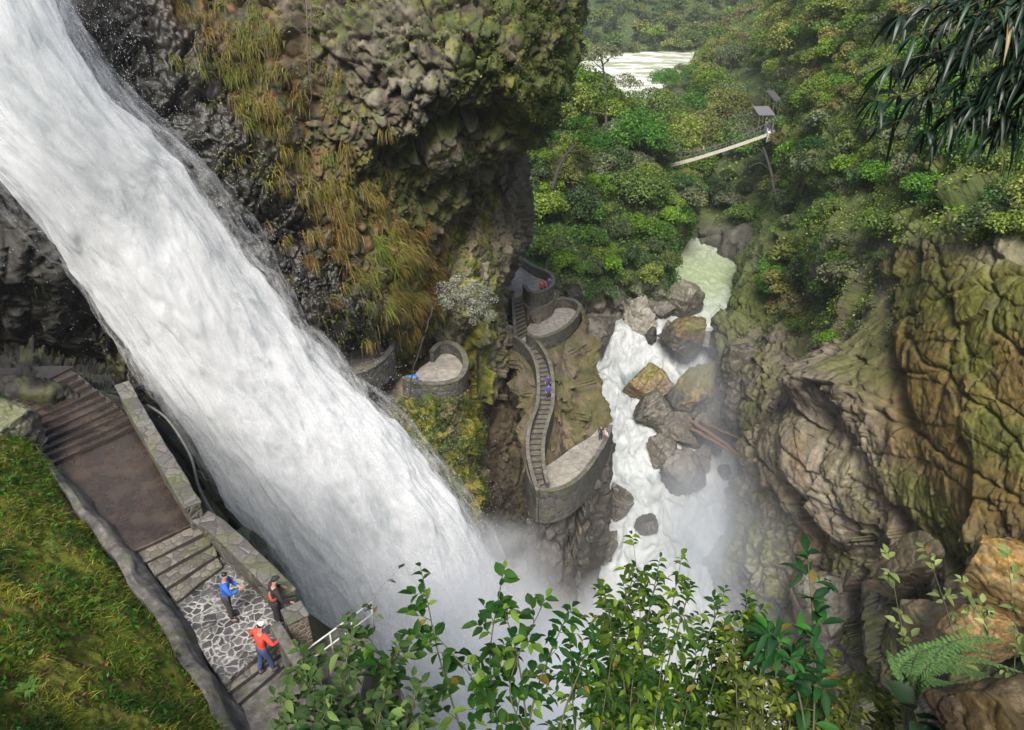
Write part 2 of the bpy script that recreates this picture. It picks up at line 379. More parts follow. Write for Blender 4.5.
P = P + N * disp[..., None]; Ng = grid_normals(P); Ng *= np.sign((Ng * N).sum(-1, keepdims=True)); f3 = fbm(P * np.array([1, 1, .5]) / 1.6, 5, 98); f4 = fbm(P / .6, 4, 99)
col = np.ones(P.shape) * np.array([.085, .07, .052]) * (.6 + .8 * r2)[..., None]
col = mixc(col, np.array([.115, .09, .062]) * (.6 + .8 * f3)[..., None], sm(px, 484, 495) * (1 - sm(py, 420, 560)))
col = mixc(col, [.05, .047, .043], sm(px, 480, 490) * sm(py, 430, 560))
mz = (1 - sm(px, 474, 481)) * sm(px, 385, 415) * (1 - sm(py, 500, 570))
col = mixc(col, mixc(np.ones(P.shape) * np.array([.055, .08, .012]), [.16, .14, .02], sm(f4 + .3 * sm(px, 450, 475), .45, .7)), mz * sm(f3 + .15 * Ng[..., 2] + .2 * sm(px, 455, 474), .42, .6))
terrain('cliff', P, grid_faces(nv, nu), MAT['rock'], col, .85 - .35 * sm(py, 520, 600))
SURF['slot'] = (P, N, px, py)

# ---------------- right wall of the gorge and the overgrown slope above it
C = [
 [(770,-120,240),(790,-120,185),(845,-120,140),(905,-120,115),(970,-120,96),(1050,-120,80),(1150,-120,70),(1400,-120,55)],
 [(768,0,230),(790,0,170),(838,0,126),(898,0,100),(960,0,83),(1045,0,69),(1150,0,59),(1400,0,46)],
 [(762,80,215),(780,80,150),(832,70,114),(890,70,92),(955,70,75),(1042,70,63),(1150,70,54),(1400,70,42)],
 [(752,135,180),(779,134,124),(826,130,103),(880,130,82),(950,130,67),(1040,130,57),(1150,130,49),(1400,130,38)],
 [(765,178,150),(792,180,112),(828,190,93),(876,190,74),(950,190,60),(1040,195,51),(1150,195,44),(1400,195,34)],
 [(752,235,140),(768,232,108),(815,245,90),(866,245,67),(950,238,54),(1040,230,46.5),(1150,230,40),(1400,230,31)],
 [(735,290,132),(742,288,105),(800,300,88),(858,300,64),(950,290,50.5),(1040,290,44),(1150,290,38),(1400,290,29)],
 [(715,340,126),(720,340,100),(790,345,82),(855,345,61.5),(945,345,49.5),(1040,345,43.5),(1150,345,38),(1400,345,28)],
 [(728,400,118),(732,400,91),(786,395,76),(848,405,60),(938,410,49),(1040,415,43),(1150,415,37.5),(1400,415,27)],
 [(740,460,112),(746,460,84),(785,460,72),(845,460,59.5),(930,460,49),(1040,460,42.5),(1150,460,37),(1400,460,26)],
 [(722,540,110),(730,540,81),(785,530,71),(850,530,59.5),(920,530,50),(1040,530,42),(1150,530,36),(1400,530,24)],
 [(702,620,104),(714,620,79),(785,620,69),(850,610,60),(920,610,52),(1035,610,43),(1150,610,36),(1400,610,22)],
 [(690,760,98),(705,760,75),(790,760,67),(860,760,61),(930,760,54),(1030,760,45),(1150,760,36),(1400,760,20)],
]
nv, nu = 720, 700
P, N, px, py = patch(C, nv, nu)
G = lambda pts, wd: np.exp(-(segdist(px, py, pts) / wd) ** 2)
wx = px + (fbm(np.stack([px / 25, py / 25, px * 0], -1), 3, 5) - .5) * 14; wy = py + (fbm(np.stack([px / 25, py / 25, px * 0 + 9], -1), 3, 6) - .5) * 14
G2 = lambda pts, wd: np.exp(-(segdist(wx, wy, pts) / wd))
rot = np.array([[.80, .36, .48], [-.6, .48, .64], [0, -.8, .6]]); Q = P @ rot.T
h1, c1, r1 = blocks(Q * np.array([1, .7, 1.5]), 5.5, 101, 1.5, .08); h2, c2, r2 = blocks(Q * np.array([1, .7, 1.7]), 2.0, 105, 1.5, .1); h3, c3, r3 = blocks(Q * np.array([1, .8, 1.6]), .7, 107, 1.4, .1)
clf = sm(py, 200, 300) * 1.   # bare rock below, overgrown slope above
smooth = np.maximum(blob(px, py, 815, 455, 50, 60, -50), sm(px, 860, 900) * .85 * sm(py, 220, 260) * (1 - sm(py, 480, 560)))
disp = (fbm(P / 11., 2, 111) - .5) * 4.5 * (1 - .4 * smooth) + (h1 * .26 - .3 * np.exp(-c1 / .015)) * (1 - .8 * smooth) + (h2 * .19 - .12 * np.exp(-c2 / .02)) * (1 - .82 * smooth) + (h3 * .24) * (1 - .82 * smooth) + (fbm(P / .5, 5, 112) - .5) * .16
saw = (P @ unitv(.15, .35, .9)) / 3.1 + 1.6 * fbm(P / 7, 3, 114); saw = saw - np.floor(saw); disp += (.5 - saw) * .5 * (1 - .75 * smooth) * (1 - np.exp(-saw / .05)) * sm(py, 210, 260)
rl = np.abs(fbm(P * np.array([1, 1, .5]) / 7., 3, 115) - .5); disp -= .25 * np.exp(-rl / .004)
disp *= np.clip(.16 / np.linalg.norm(np.gradient(P, axis=1), axis=-1), .12, 1) ** .8   # keep far-stretched flanks calm
disp += 2.6 * blob(px, py, 812, 455, 45, 65, -40) + 2.5 * blob(px, py, 835, 390, 38, 26, 10)
disp -= .9 * G([(792, 400), (835, 412), (858, 455), (905, 540), (930, 600)], 13) + 1.0 * G([(862, 250), (880, 330), (905, 420)], 9) + .9 * G([(864, 230), (872, 330)], 9)
disp -= 3.0 * G([(812, 195), (806, 250)], 8) + 2.2 * G([(790, 200), (778, 250)], 7)
disp += 2.0 * blob(px, py, 840, 235, 18, 40, 20)
for k_, pts in enumerate([[(880, 330), (935, 300), (1024, 270)], [(905, 300), (930, 360), (1000, 420), (1060, 470)], [(880, 410), (950, 460), (1040, 500)], [(930, 240), (960, 330), (940, 420)],
        [(860, 480), (880, 540), (935, 600)], [(990, 240), (1000, 330), (1040, 360)], [(750, 420), (790, 470), (815, 520)], [(775, 400), (830, 470), (850, 520)], [(860, 360), (930, 375), (1000, 350)], [(790, 520), (830, 560), (850, 640)], [(830, 540), (900, 600), (950, 640)]]):
    disp -= .42 * G2(pts, 1.7)
disp *= 1 - .65 * G([(868, 130), (868, 340)], 20)
P = P + N * disp[..., None]; Ng = grid_normals(P); Ng *= np.sign((Ng * N).sum(-1, keepdims=True))
f3 = fbm(P / 4., 5, 121); f4 = fbm(P / 1.1, 5, 122); f5 = fbm(P * np.array([1, 1, .35]) / 1.5, 4, 123)
col = np.ones(P.shape) * np.array([.095, .082, .062]) * (.5 + 1. * f4)[..., None]
ochre = sm(px, 855, 905) * sm(py, 215, 290) * (1 - sm(py, 500, 600))
col = mixc(col, np.array([.085, .06, .014]) * (.35 + 1.3 * f4)[..., None], ochre)
col = mixc(col, np.array([.062, .064, .007]) * (.4 + 1.2 * f4)[..., None], ochre * sm(f3 + .3 * (1 - sm(py, 260, 400)), .42, .62))
col = mixc(col, np.array([.19, .165, .135]) * (.45 + 1.1 * f5)[..., None], blob(px, py, 815, 455, 55, 75, -40) * 1.2)
col = mixc(col, [.20, .14, .07], .6 * blob(px, py, 828, 465, 6, 40, -8) * sm(f4, .4, .6) + .6 * blob(px, py, 805, 545, 20, 12))
col = mixc(col, np.array([.27, .25, .22]), blob(px, py, 835, 245, 16, 32, 20) * .9 + blob(px, py, 1000, 250, 26, 12, -30) * .4)
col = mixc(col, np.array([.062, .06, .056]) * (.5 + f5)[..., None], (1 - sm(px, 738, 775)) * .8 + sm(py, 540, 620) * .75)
veg = (1 - sm(py + 40 * (f3 - .5), 215, 255)) 
veg = np.maximum(veg, (1 - sm(px + 60 * (f3 - .5), 850, 870)) * (1 - sm(py, 300, 350)) * sm(f3 + .2 * Ng[..., 2], .38, .55))
col = mixc(col, np.array([.05, .07, .018]) * (.6 + .8 * f4)[..., None], veg)
mossr = sm(f3 + .35 * Ng[..., 2], .62, .8) * (1 - .7 * smooth)
col = mixc(col, np.array([.07, .082, .015]), mossr * .7)
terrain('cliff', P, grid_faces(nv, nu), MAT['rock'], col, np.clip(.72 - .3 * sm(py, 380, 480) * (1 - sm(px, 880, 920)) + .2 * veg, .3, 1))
SURF['right'] = (P, N, px, py); RVEG = veg

# ---------------- wooded spur on the left bank
C = [
 [(300,60,150),(480,85,160),(540,92,165),(590,110,168),(640,125,168),(670,150,160),(690,180,150),(700,230,165)],
 [(300,70,120),(480,100,130),(540,112,135),(590,125,140),(640,142,142),(668,165,138),(688,192,134),(696,225,160)],
 [(300,150,100),(480,150,112),(540,160,118),(590,165,124),(635,175,128),(664,195,126),(686,215,126),(694,240,155)],
 [(300,220,95),(480,215,102),(540,220,108),(590,225,114),(632,232,117),(654,240,118),(672,248,120),(678,258,150)],
 [(300,270,93),(480,270,98),(540,272,102),(585,272,107),(625,272,110),(650,272,112),(668,278,116),(674,282,145)],
 [(300,300,93),(480,298,97),(540,298,101),(580,292,106),(620,290,109),(648,286,111),(668,290,115),(674,294,140)],
 [(300,345,100),(480,345,101),(540,345,105),(580,342,109),(615,345,112),(640,335,114),(655,325,118),(662,322,140)],
 [(300,400,104),(480,400,106),(540,400,108),(580,385,111),(612,378,113),(640,360,117),(655,350,121),(662,345,140)],
]
nv, nu = 330, 300
P, N, px, py = patch(C, nv, nu)
h1, c1, r1 = blocks(P * np.array([1, 1, .6]), 3., 131); h2, c2, r2 = blocks(P * np.array([1, 1, .6]), 1.1, 135)
clf = sm(py, 275, 300)
P = P + N * ((fbm(P / 9., 4, 136) - .5) * 3.5 + (h1 * .5 + h2 * .4 - .5 * np.exp(-c1 / .08)) * clf)[..., None]
f3 = fbm(P / 4, 5, 137); f4 = fbm(P * np.array([1, 1, .4]) / 1.2, 5, 138)
col = np.ones(P.shape) * np.array([.035, .05, .014]) * (.6 + .8 * f4)[..., None]
col = mixc(col, np.array([.12, .112, .10]) * (.5 + f4)[..., None], sm(py + 30 * (f3 - .5), 275, 300))
terrain('cliff', P, grid_faces(nv, nu), MAT['rock'], col)
SURF['spur'] = (P, N, px, py)

# ---------------- right bank further up the valley (beyond the footbridge)
C = [
 [(700,-150,520),(760,-150,420),(820,-150,330),(880,-150,260),(960,-150,210),(1100,-150,190)],
 [(715,10,420),(750,0,350),(800,0,260),(850,0,200),(910,0,160),(1050,0,150)],
 [(690,58,330),(735,45,270),(785,45,215),(830,45,172),(890,45,145),(1000,45,140)],
 [(664,92,245),(715,85,212),(760,85,184),(805,85,158),(860,85,138),(960,85,130)],
 [(664,128,192),(710,125,180),(750,125,164),(790,125,150),(840,125,134),(930,125,125)],
 [(672,160,166),(708,158,157),(740,158,148),(775,158,138),(825,158,128),(900,158,122)],
 [(668,200,150),(704,200,146),(735,200,141),(765,205,134),(810,205,127),(880,205,122)],
 [(664,226,140.5),(704,228,138),(738,238,132),(765,250,126),(800,255,122),(860,260,120)],
 [(664,250,141),(704,252,138),(735,268,131),(760,290,126),(790,300,122),(850,310,118)],
]
nv, nu = 220, 220
P, N, px, py = patch(C, nv, nu)
h1, c1, r1 = blocks(P, 3.4, 141)
P = P + N * ((fbm(P / 14., 4, 146) - .5) * 6 + h1 * .5 * sm(py, 215, 235))[..., None]
f3 = fbm(P / 6, 5, 147); f4 = fbm(P / 1.5, 5, 148)
col = np.ones(P.shape) * np.array([.045, .062, .018]) * (.6 + .8 * f4)[..., None]
col = mixc(col, np.array([.06, .06, .052]) * (.5 + f4)[..., None], sm(py, 212, 235))
terrain('hillside', P, grid_faces(nv, nu), MAT['rock'], col)
SURF['bank'] = (P, N, px, py)

# ---------------- hill across the far river
C = [
 [(300,-260,600),(450,-260,600),(600,-260,600),(700,-260,600),(800,-260,610),(950,-260,620)],
 [(300,-100,520),(450,-100,520),(600,-100,510),(700,-100,520),(800,-100,540),(950,-100,560)],
 [(300,0,400),(450,0,390),(600,0,375),(700,0,380),(800,0,400),(950,0,420)],
 [(300,35,360),(450,35,345),(600,38,332),(680,42,335),(800,35,360),(950,35,380)],
 [(300,66,318),(450,62,316),(600,58,320),(680,52,330),(800,55,330),(950,55,340)],
 [(300,80,300),(450,74,302),(600,68,305),(680,58,322),(800,75,310),(950,75,320)],
]
P, N, px, py = patch(C, 160, 200)
P = P + N * ((fbm(P / 22., 4, 156) - .5) * 12)[..., None]; f4 = fbm(P / 2.5, 5, 158)
col = np.ones(P.shape) * np.array([.04, .062, .018]) * (.6 + .8 * f4)[..., None]
col = mixc(col, np.array([.10, .095, .085]) * (.5 + f4)[..., None], sm(py, 50, 58))
terrain('hillside', P, grid_faces(160, 200), MAT['rock'], col)
SURF['hill'] = (P, N, px, py)

# ---------------- grassy bank, concrete batter and the rock ledge under the standpoint
BL = [(-60, 330), (2, 404), (43, 464), (74, 514), (110, 566), (146, 618), (176, 660), (204, 704), (262, 785), (330, 860)]   # top edge of the batter
BD = [27.5, 24.0, 22.4, 21.3, 19.9, 18.6, 17.7, 16.7, 15.2, 13.8]
C = []
for (x, y), d in zip(BL, BD):
    row = []
    for k, (dx, dy, f) in enumerate([(6, 2, 1.03), (0, 0, 1.), (-14, 12, .94), (-60, 55, .80), (-125, 115, .66), (-210, 200, .52), (-330, 320, .40), (-520, 500, .28)]): row.append((x + dx, y + dy, d * f))
    C.append(row)
nv, nu = 330, 330
P, N, px, py = patch(C, nv, nu)
f2 = fbm(P / 2., 4, 161); f4 = fbm(P / .35, 4, 162)
edge = np.linspace(0, 1, nu)[None] ** .5
P = P + N * (((f2 - .5) * 1.3 + (f4 - .5) * .25) * np.clip(edge * 2.2 - .7, 0.05, 1))[..., None]
col = np.ones(P.shape) * np.array([.10, .115, .014]) * (.6 + .8 * f4)[..., None]
col = mixc(col, np.array([.10, .06, .03]), sm(fbm(P / .7, 4, 163), .6, .72) * .8)
col = mixc(col, np.array([.125, .13, .016]), sm(f2, .5, .65) * .7)
terrain('bank', P, grid_faces(nv, nu), MAT['soil'], col)
SURF['bankgrass'] = (P, N, px, py)
C = [[(-300,760,3.6),(0,800,3.6),(250,830,4.2),(500,850,4.6),(700,840,4.6),(900,800,4.2),(1100,720,3.8),(1400,560,5)],
     [(-300,900,3.0),(0,930,3.0),(250,900,3.6),(500,900,3.9),(700,890,3.9),(900,860,3.6),(1100,800,3.2),(1400,700,4)],
     [(-300,1250,2.4),(0,1250,2.4),(250,1250,2.5),(500,1250,2.5),(700,1250,2.5),(900,1250,2.4),(1100,1250,2.2),(1400,1250,2.4)]]
C = [[(x, y + 420, d * 1.6) for x, y, d in C[0]]] + C
P, N, px, py = patch(C, 90, 160)
P = P + N * ((fbm(P / .8, 4, 171) - .5) * .5)[..., None]
terrain('ledge', P, grid_faces(90, 160), MAT['soil'], np.ones(P.shape) * np.array([.05, .05, .02]))

# ---------------- unseen mountainside behind the standpoint, added to cut skylight and deepen shadows
gx_, gy_ = np.meshgrid(np.linspace(-90, 110, 90), np.linspace(0, 1, 60))
yy = -5 - 95 * gy_ - np.abs(gx_) * .05; P = np.stack([gx_, yy, H - 3.5 + 82 * gy_ + (fbm(np.stack([gx_ / 9, yy / 9, gx_ * 0], -1), 4, 181) - .5) * 9 * sm(gy_, 0, .15)], -1)
terrain('hillside', P, grid_faces(60, 90), MAT['soil'], np.ones(P.shape) * np.array([.04, .055, .02]))
# ================================================================ water
def water_material(name):
    s = NT(name); c = attr(s, 'Col'); v = s.geo()
    a = s.noise(v, 1.3, 6, .65, .4)
    s.base(s.mix(c, s.ramp(a, [(.3, (.82, .84, .84)), (.6, (1.08, 1.08, 1.07))]), 1, 'MULTIPLY')); s.set(Roughness=.38)
    s.put(s.b.inputs['Specular IOR Level'], .35); s.bump(a, .15, .7)
    return s.m
MAT['river'] = water_material('white_water')
def river_sheet(name, C, nv, nu, fn):
    P, N, px, py = patch(C, nv, nu, z=True); d, col = fn(P, px, py)
    P = P + np.array([0, 0, 1.]) * d[..., None]
    o = mesh(name, P, grid_faces(nv, nu), MAT['river'], col=col); o['kind'] = 'structure'; return o
def rapids(P, px, py):
    wp = P + (fbm(P / 3., 3, 201)[..., None] - .5) * np.array([3, 3, 0]); q = wp * np.array([1, .5, .3])
    f = fbm(q / 2.2, 5, 203); r = 1 - np.abs(2 * fbm(q / 3.5, 4, 204) - 1); g = fbm(q / .7, 4, 207)
    calm = np.exp(-((py - 275) / 42) ** 2) * (py < 330)
    d = (f - .5) * 1.6 * (1 - .6 * calm) + (r ** 4) * .8 * (1 - .7 * calm) + (g - .5) * .45
    foam = sm(.55 * f + .6 * r ** 2 + .25 * g, .42, .74)
    green = np.array([.20, .25, .12]); grey = np.array([.12, .155, .16]); white = np.array([.37, .39, .395])
    b = np.where(calm[..., None] > .25, green, grey) 
    b = grey + (green - grey) * sm(calm, .1, .5)[..., None]
    k = np.clip(foam * (1 - .8 * calm) + .2 * sm(py, 325, 345), 0, 1)
    return d, b + (white - b) * k[..., None]
C = [[(640,205,-50),(680,200,-50),(712,205,-50),(760,205,-50),(800,205,-50)],
     [(640,235,-51),(676,232,-51),(706,234,-51),(745,240,-51),(800,240,-51)],
     [(640,280,-51.6),(676,280,-51.6),(706,280,-51.6),(745,280,-51.6),(800,280,-51.6)],
     [(590,322,-52.4),(650,322,-52.4),(702,322,-52.4),(740,322,-52.4),(800,322,-52.4)],
     [(570,336,-53.2),(640,334,-53),(690,336,-53.6),(730,338,-54.4),(800,340,-54)],
     [(550,372,-57),(620,368,-56.6),(670,368,-57),(725,370,-57.6),(810,370,-57)],
     [(540,420,-58.6),(610,420,-58.6),(670,420,-58.8),(730,420,-59),(820,420,-59)],
     [(520,500,-60.5),(600,500,-60.5),(670,500,-60.6),(730,500,-60.8),(830,500,-61)],
     [(360,600,-62.5),(560,600,-62.5),(660,600,-62.6),(720,600,-62.6),(830,600,-62.6)],
     [(200,760,-64),(500,760,-64),(660,760,-64),(730,760,-64),(860,760,-64)],
     [(200,1000,-65),(500,1000,-65),(660,1000,-65),(730,1000,-65),(860,1000,-65)]]
river_sheet('river', C, 460, 260, rapids)
def upper(P, px, py):
    q = P * np.array([.5, 1, 1]); f = fbm(q / 5., 5, 211); r = 1 - np.abs(2 * fbm(q / 7, 4, 212) - 1)
    k = sm(.6 * f + .5 * r ** 2, .5, .75); b = np.array([.25, .27, .18])
    return (f - .5) * .9, b + (np.array([.58, .58, .55]) - b) * k[..., None]
C = [[(420,40,-46),(560,40,-46),(700,40,-46),(860,40,-46)], [(420,75,-47),(560,75,-47),(700,75,-47),(860,75,-47)], [(420,110,-48),(560,110,-48),(700,110,-48),(860,110,-48)],
     [(420,150,-49),(560,150,-49),(700,150,-49),(860,150,-49)], [(420,215,-50.6),(560,215,-50.6),(700,215,-50.6),(860,215,-50.6)]]
river_sheet('river', C, 260, 320, upper)

# ---- the waterfall: a thick jet of white water springing off the lip and breaking up as it drops
def fall_material(name, veil=False):
    s = NT(name); k = attr(s, 'k', 'Fac'); fv = attr(s, 'flow', 'Vector')
    a = s.noise(fv, 1.0, 7, .62, .5)
    c = s.mix((.47, .515, .54), (.84, .865, .89), s.math('ADD', s.math('MULTIPLY', k, .85), s.math('MULTIPLY', a, .25)))
    s.base(c); s.set(Roughness=.7); s.put(s.b.inputs['Specular IOR Level'], .15)
    s.bump(a, .12, .4)
    tr = s.n('BsdfTranslucent', {'Color': c}); sh = s.n('MixShader', {0: .5, 1: s.b.outputs[0], 2: tr.outputs[0]}).outputs[0]
    if veil:
        sh = s.n('MixShader', {0: .5, 1: s.n('BsdfDiffuse', {'Color': (.9, .91, .93, 1)}).outputs[0], 2: s.n('BsdfTranslucent', {'Color': (.9, .91, .93, 1)}).outputs[0]}).outputs[0]
        al = attr(s, 'al', 'Fac'); b = s.noise(fv, 4.5, 9, .8, .2)
        op = s.math('MULTIPLY', s.ramp(s.math('ADD', s.math('MULTIPLY', a, .5), s.math('MULTIPLY', b, .5)), [(.46, (0, 0, 0)), (.66, (1, 1, 1))]), al)
        sh = s.n('MixShader', {0: op, 1: s.n('BsdfTransparent').outputs[0], 2: sh}).outputs[0]
    s.t.links.new(sh, s.out.inputs[0]); return s.m
MAT['fall'] = fall_material('falling_water'); MAT['veil'] = fall_material('spray_veil', True)
FR = [((-205,-60),(0,-200),30.5),((-98,78),(58,-26),33),((6,192),(106,72),36),((82,284),(186,156),40),((152,386),(260,258),44),
      ((220,488),(328,346),48),((284,582),(404,432),52),((328,652),(468,514),56),((374,722),(512,604),61.5),((430,812),(548,704),66)]
FL = np.array([W(a[0], a[1], d) for a, b, d in FR]); FRt = np.array([W(b[0], b[1], d * 1.02) for a, b, d in FR])
def fall_tube(nv, nu, grow, thick, seed, amp, th0=0, th1=2 * np.pi, wrap=True):
    L, Rr = cr(FL, nv), cr(FRt, nv); c = (L + Rr) / 2; hw = (Rr - L) / 2
    ax = np.gradient(c, axis=0); ax /= np.linalg.norm(ax, axis=-1, keepdims=True)
    lat = hw / np.linalg.norm(hw, axis=-1, keepdims=True); nn = np.cross(ax, lat); nn /= np.linalg.norm(nn, axis=-1, keepdims=True)
    nn *= np.sign((nn * (np.array([0, 0, H]) - c)).sum(-1, keepdims=True))
    wd = np.linalg.norm(hw, axis=-1, keepdims=True)
    t = np.linspace(th0, th1, nu + 1)[:-1] if wrap else np.linspace(th0, th1, nu)
    s_ = np.concatenate([[0], np.cumsum(np.linalg.norm(np.diff(c, axis=0), axis=-1))])
    g = wd * (.93 if grow == 0 else 1) + grow - .3
    e = np.cos(t)[None, :, None]; f = np.sin(t)[None, :, None]; e = np.sign(e) * np.abs(e) ** .8
    P = c[:, None] + lat[:, None] * g[:, None] * e + nn[:, None] * (thick * (.5 + .5 * g / g.mean()) + grow)[:, None] * f
    rad = lat[:, None] * e + nn[:, None] * f * 1.; rad /= np.linalg.norm(rad, axis=-1, keepdims=True)
    # flow coordinates: along the jet (stretched), and across it; streak features swept downstream
    S = s_[:, None] + 0 * t[None]; wr = np.linalg.norm(hw, axis=-1)[:, None]
    fl = np.stack([S * .17, (e[..., 0] * wr) * .42, f[..., 0] * wr * .42], -1)
    wp = fl + (np.stack([fbm(fl * .9, 3, seed + 1), fbm(fl * .9 + 5, 3, seed + 2), fbm(fl * .9 + 9, 3, seed + 3)], -1) - .5) * np.array([1.2, 1.0, 1.0])
    b = fbm(wp * .55, 4, seed + 5); m = fbm(wp * np.array([1.2, 1.6, 1.6]), 5, seed + 7); st = fbm(wp * np.array([1.0, 5, 5]), 4, seed + 9)
    d = (b - .5) * 1.5 + (m - .5) * .5 + (st - .5) * .22
    d = d * (1 + .9 * np.abs(e[..., 0]) ** 5)
    P = P + rad * (amp * d * (.55 + .45 * wd[:, None, 0] / wd.mean()))[..., None]
    k = sm(.55 * b + .45 * m + .25 * (st - .5),   .24, .5)
    return P, k, wp * np.array([2.2, 3., 3.]), e[..., 0] + 0 * S, S, rad
P, k, fl, e, S, rad = fall_tube(560, 420, 0, 2.6, 301, 1.0)
wf = mesh('waterfall', P, grid_faces(560, 420, True), MAT['fall'], attrs={'k': k, 'flow': fl}); wf['kind'] = 'structure'
for i, (gr, am) in enumerate([(.1, .75), (.4, .55), (.9, .4)]):
    P, k, fl, e, S, rad = fall_tube(220, 200, gr, 2.5, 331 + 20 * i, 1.0)
    lower = sm(S, 10, 70)
    al = am * (.75 + .35 * lower)
    v_ = mesh('spray', P, grid_faces(220, 200, True), MAT['veil'], attrs={'k': .6 + .4 * k, 'flow': fl * (1 + .3 * i), 'al': al + 0 * S}); v_['kind'] = 'stuff'
# flying drops torn off the edges of the jet
nd = 18000
Lc, Rc = cr(FL, 400), cr(FRt, 400); sidx = RNG.integers(0, 399, nd); side = RNG.random(nd) < .82
base = np.where(side[:, None], Rc[sidx], Lc[sidx]); lat = (Rc - Lc)[sidx]; wd = np.linalg.norm(lat, axis=1, keepdims=True); lat = lat / wd
off = np.abs(RNG.normal(0, 1, nd)) * .17 * wd[:, 0] - .06 * wd[:, 0]
pos = base + lat * (np.where(side, 1, -1) * off)[:, None] + RNG.normal(0, 1.0, (nd, 3))
axd = np.gradient((Lc + Rc) / 2, axis=0)[sidx]; axd /= np.linalg.norm(axd, axis=1, keepdims=True)
sz = (.005 + .014 * RNG.random(nd) ** 3)[:, None] * (.6 + .4 * wd / wd.mean()); ln = sz * (1.5 + 4 * RNG.random((nd, 1)))
r1_ = np.cross(axd, RNG.normal(size=(nd, 3))); r1_ /= np.linalg.norm(r1_, axis=1, keepdims=True); r2_ = np.cross(axd, r1_)
V = np.stack([pos - axd * ln, pos + r1_ * sz, pos + r2_ * sz, pos - (r1_ + r2_) * sz * .7, pos + axd * ln * .6], 1)
tri = np.array([[0, 2, 1], [0, 3, 2], [0, 1, 3], [4, 1, 2], [4, 2, 3], [4, 3, 1]])
F = (np.arange(nd)[:, None, None] * 5 + tri[None]).reshape(-1, 3)
dr = mesh('spray', V.reshape(-1, 3), F, MAT['fall'], attrs={'k': np.ones(nd * 5), 'flow': V.reshape(-1, 3)}); dr['kind'] = 'stuff'

# ---- mist: bodies of fine spray hanging over the plunge pool and in the gorge
def mist(loc, size, rot, dens, nscale, col=(.95, .97, 1.), aniso=0.1, soft=1.0):
    bm = bmesh.new(); bmesh.ops.create_icosphere(bm, subdivisions=3, radius=1); me = bpy.data.meshes.new('mist'); bm.to_mesh(me); bm.free()
    o = bpy.data.objects.new('mist', me); COL.objects.link(o); o.location = loc; o.scale = size; o.rotation_euler = rot; o['kind'] = 'stuff'
    s = NT('mist'); s.t.nodes.remove(s.b); v = s.obj()
    r = s.n('VectorMath', {0: v}, operation='LENGTH').outputs['Value']
    fall = s.n('MapRange', {'Value': r, 1: .98, 2: .25, 3: 0., 4: 1.}, interpolation_type='SMOOTHSTEP').outputs[0]
    nz = s.noise(s.geo(), nscale, 3, .6, .8)
    nz = s.ramp(nz, [(.36, (.12, .12, .12)), (.68, (1, 1, 1))])
    d = s.math('MULTIPLY', s.math('MULTIPLY', fall, nz), dens)
    vol = s.n('VolumePrincipled', {'Color': col + (1,), 'Density': d, 'Anisotropy': aniso}); s.t.links.new(vol.outputs[0], s.out.inputs['Volume'])
    me.materials.append(s.m); return o
MISTS = True
if MISTS:
    mist(W(515, 690, 66), (16, 12, 12), (0, 0, .4), .8, .12)
    mist(W(455, 640, 53), (8, 5, 8), (0, .3, .3), .38, .25)
    mist(W(485, 590, 60), (8, 6, 8), (0, .3, .3), .4, .2)
    mist(W(590, 655, 74), (15, 11, 9), (0, 0, .3), .3, .12)
    mist(W(722, 560, 76), (14, 16, 15), (0, 0, .1), .10, .10, (.88, .93, 1.))
    mist(W(728, 400, 92), (10, 18, 11), (0, 0, .1), .055, .10, (.88, .93, 1.))
# the moist air of the valley: far slopes fade
hz = mesh('haze', *(lambda v: (v, [(0, 3, 2, 1), (4, 5, 6, 7), (0, 1, 5, 4), (1, 2, 6, 5), (2, 3, 7, 6), (3, 0, 4, 7)]))([(x, y, z) for z in (-6, 225) for x, y in ((-1640, -1520), (1640, -1520), (1640, 1760), (-1640, 1760))]), smooth=False)
s = NT('haze_air'); s.t.nodes.remove(s.b); s.t.links.new(s.n('VolumePrincipled', {'Color': (.92, .96, 1., 1), 'Density': .0002, 'Anisotropy': .2}).outputs[0], s.out.inputs['Volume']); hz.data.materials.append(s.m); hz['kind'] = 'stuff'
# ================================================================ paths, walls, terraces, stairs
def prism_strip(pts, th, top, bot, side=0.):
    """closed wall along a polyline of 3-D points; top/bottom heights relative to the points (scalars or arrays); side shifts it sideways"""
    P = np.asarray(pts, float); t = np.gradient(P[:, :2], axis=0); t /= np.linalg.norm(t, axis=1, keepdims=True); nrm = np.stack([-t[:, 1], t[:, 0]], 1)
    n = len(P); top = np.broadcast_to(top, n); bot = np.broadcast_to(bot, n)
    V = []
    for i in range(n):
        a = P[i, :2] + nrm[i] * (side + th / 2); b = P[i, :2] + nrm[i] * (side - th / 2)
        V += [(a[0], a[1], P[i, 2] + top[i]), (b[0], b[1], P[i, 2] + top[i]), (b[0], b[1], P[i, 2] + bot[i]), (a[0], a[1], P[i, 2] + bot[i])]
    F = []
    for i in range(n - 1):
        k = 4 * i
        for j in range(4): F.append((k + j, k + (j + 1) % 4, k + 4 + (j + 1) % 4, k + 4 + j))
    F += [(3, 2, 1, 0), tuple(4 * (n - 1) + j for j in range(4))]
    return V, F
def slab(outline, th):
    """flat slab from an outline of 3-D points (top face) with thickness th"""
    P = [tuple(p) for p in outline]; n = len(P); V = P + [(x, y, z - th) for x, y, z in P]
    return V, [tuple(range(n)), tuple(range(2 * n - 1, n - 1, -1))] + [(i, i + n, (i + 1) % n + n, (i + 1) % n) for i in range(n)]
def fixn(o):
    bm = bmesh.new(); bm.from_mesh(o.data); bmesh.ops.recalc_face_normals(bm, faces=bm.faces); bm.to_mesh(o.data); bm.free(); return o
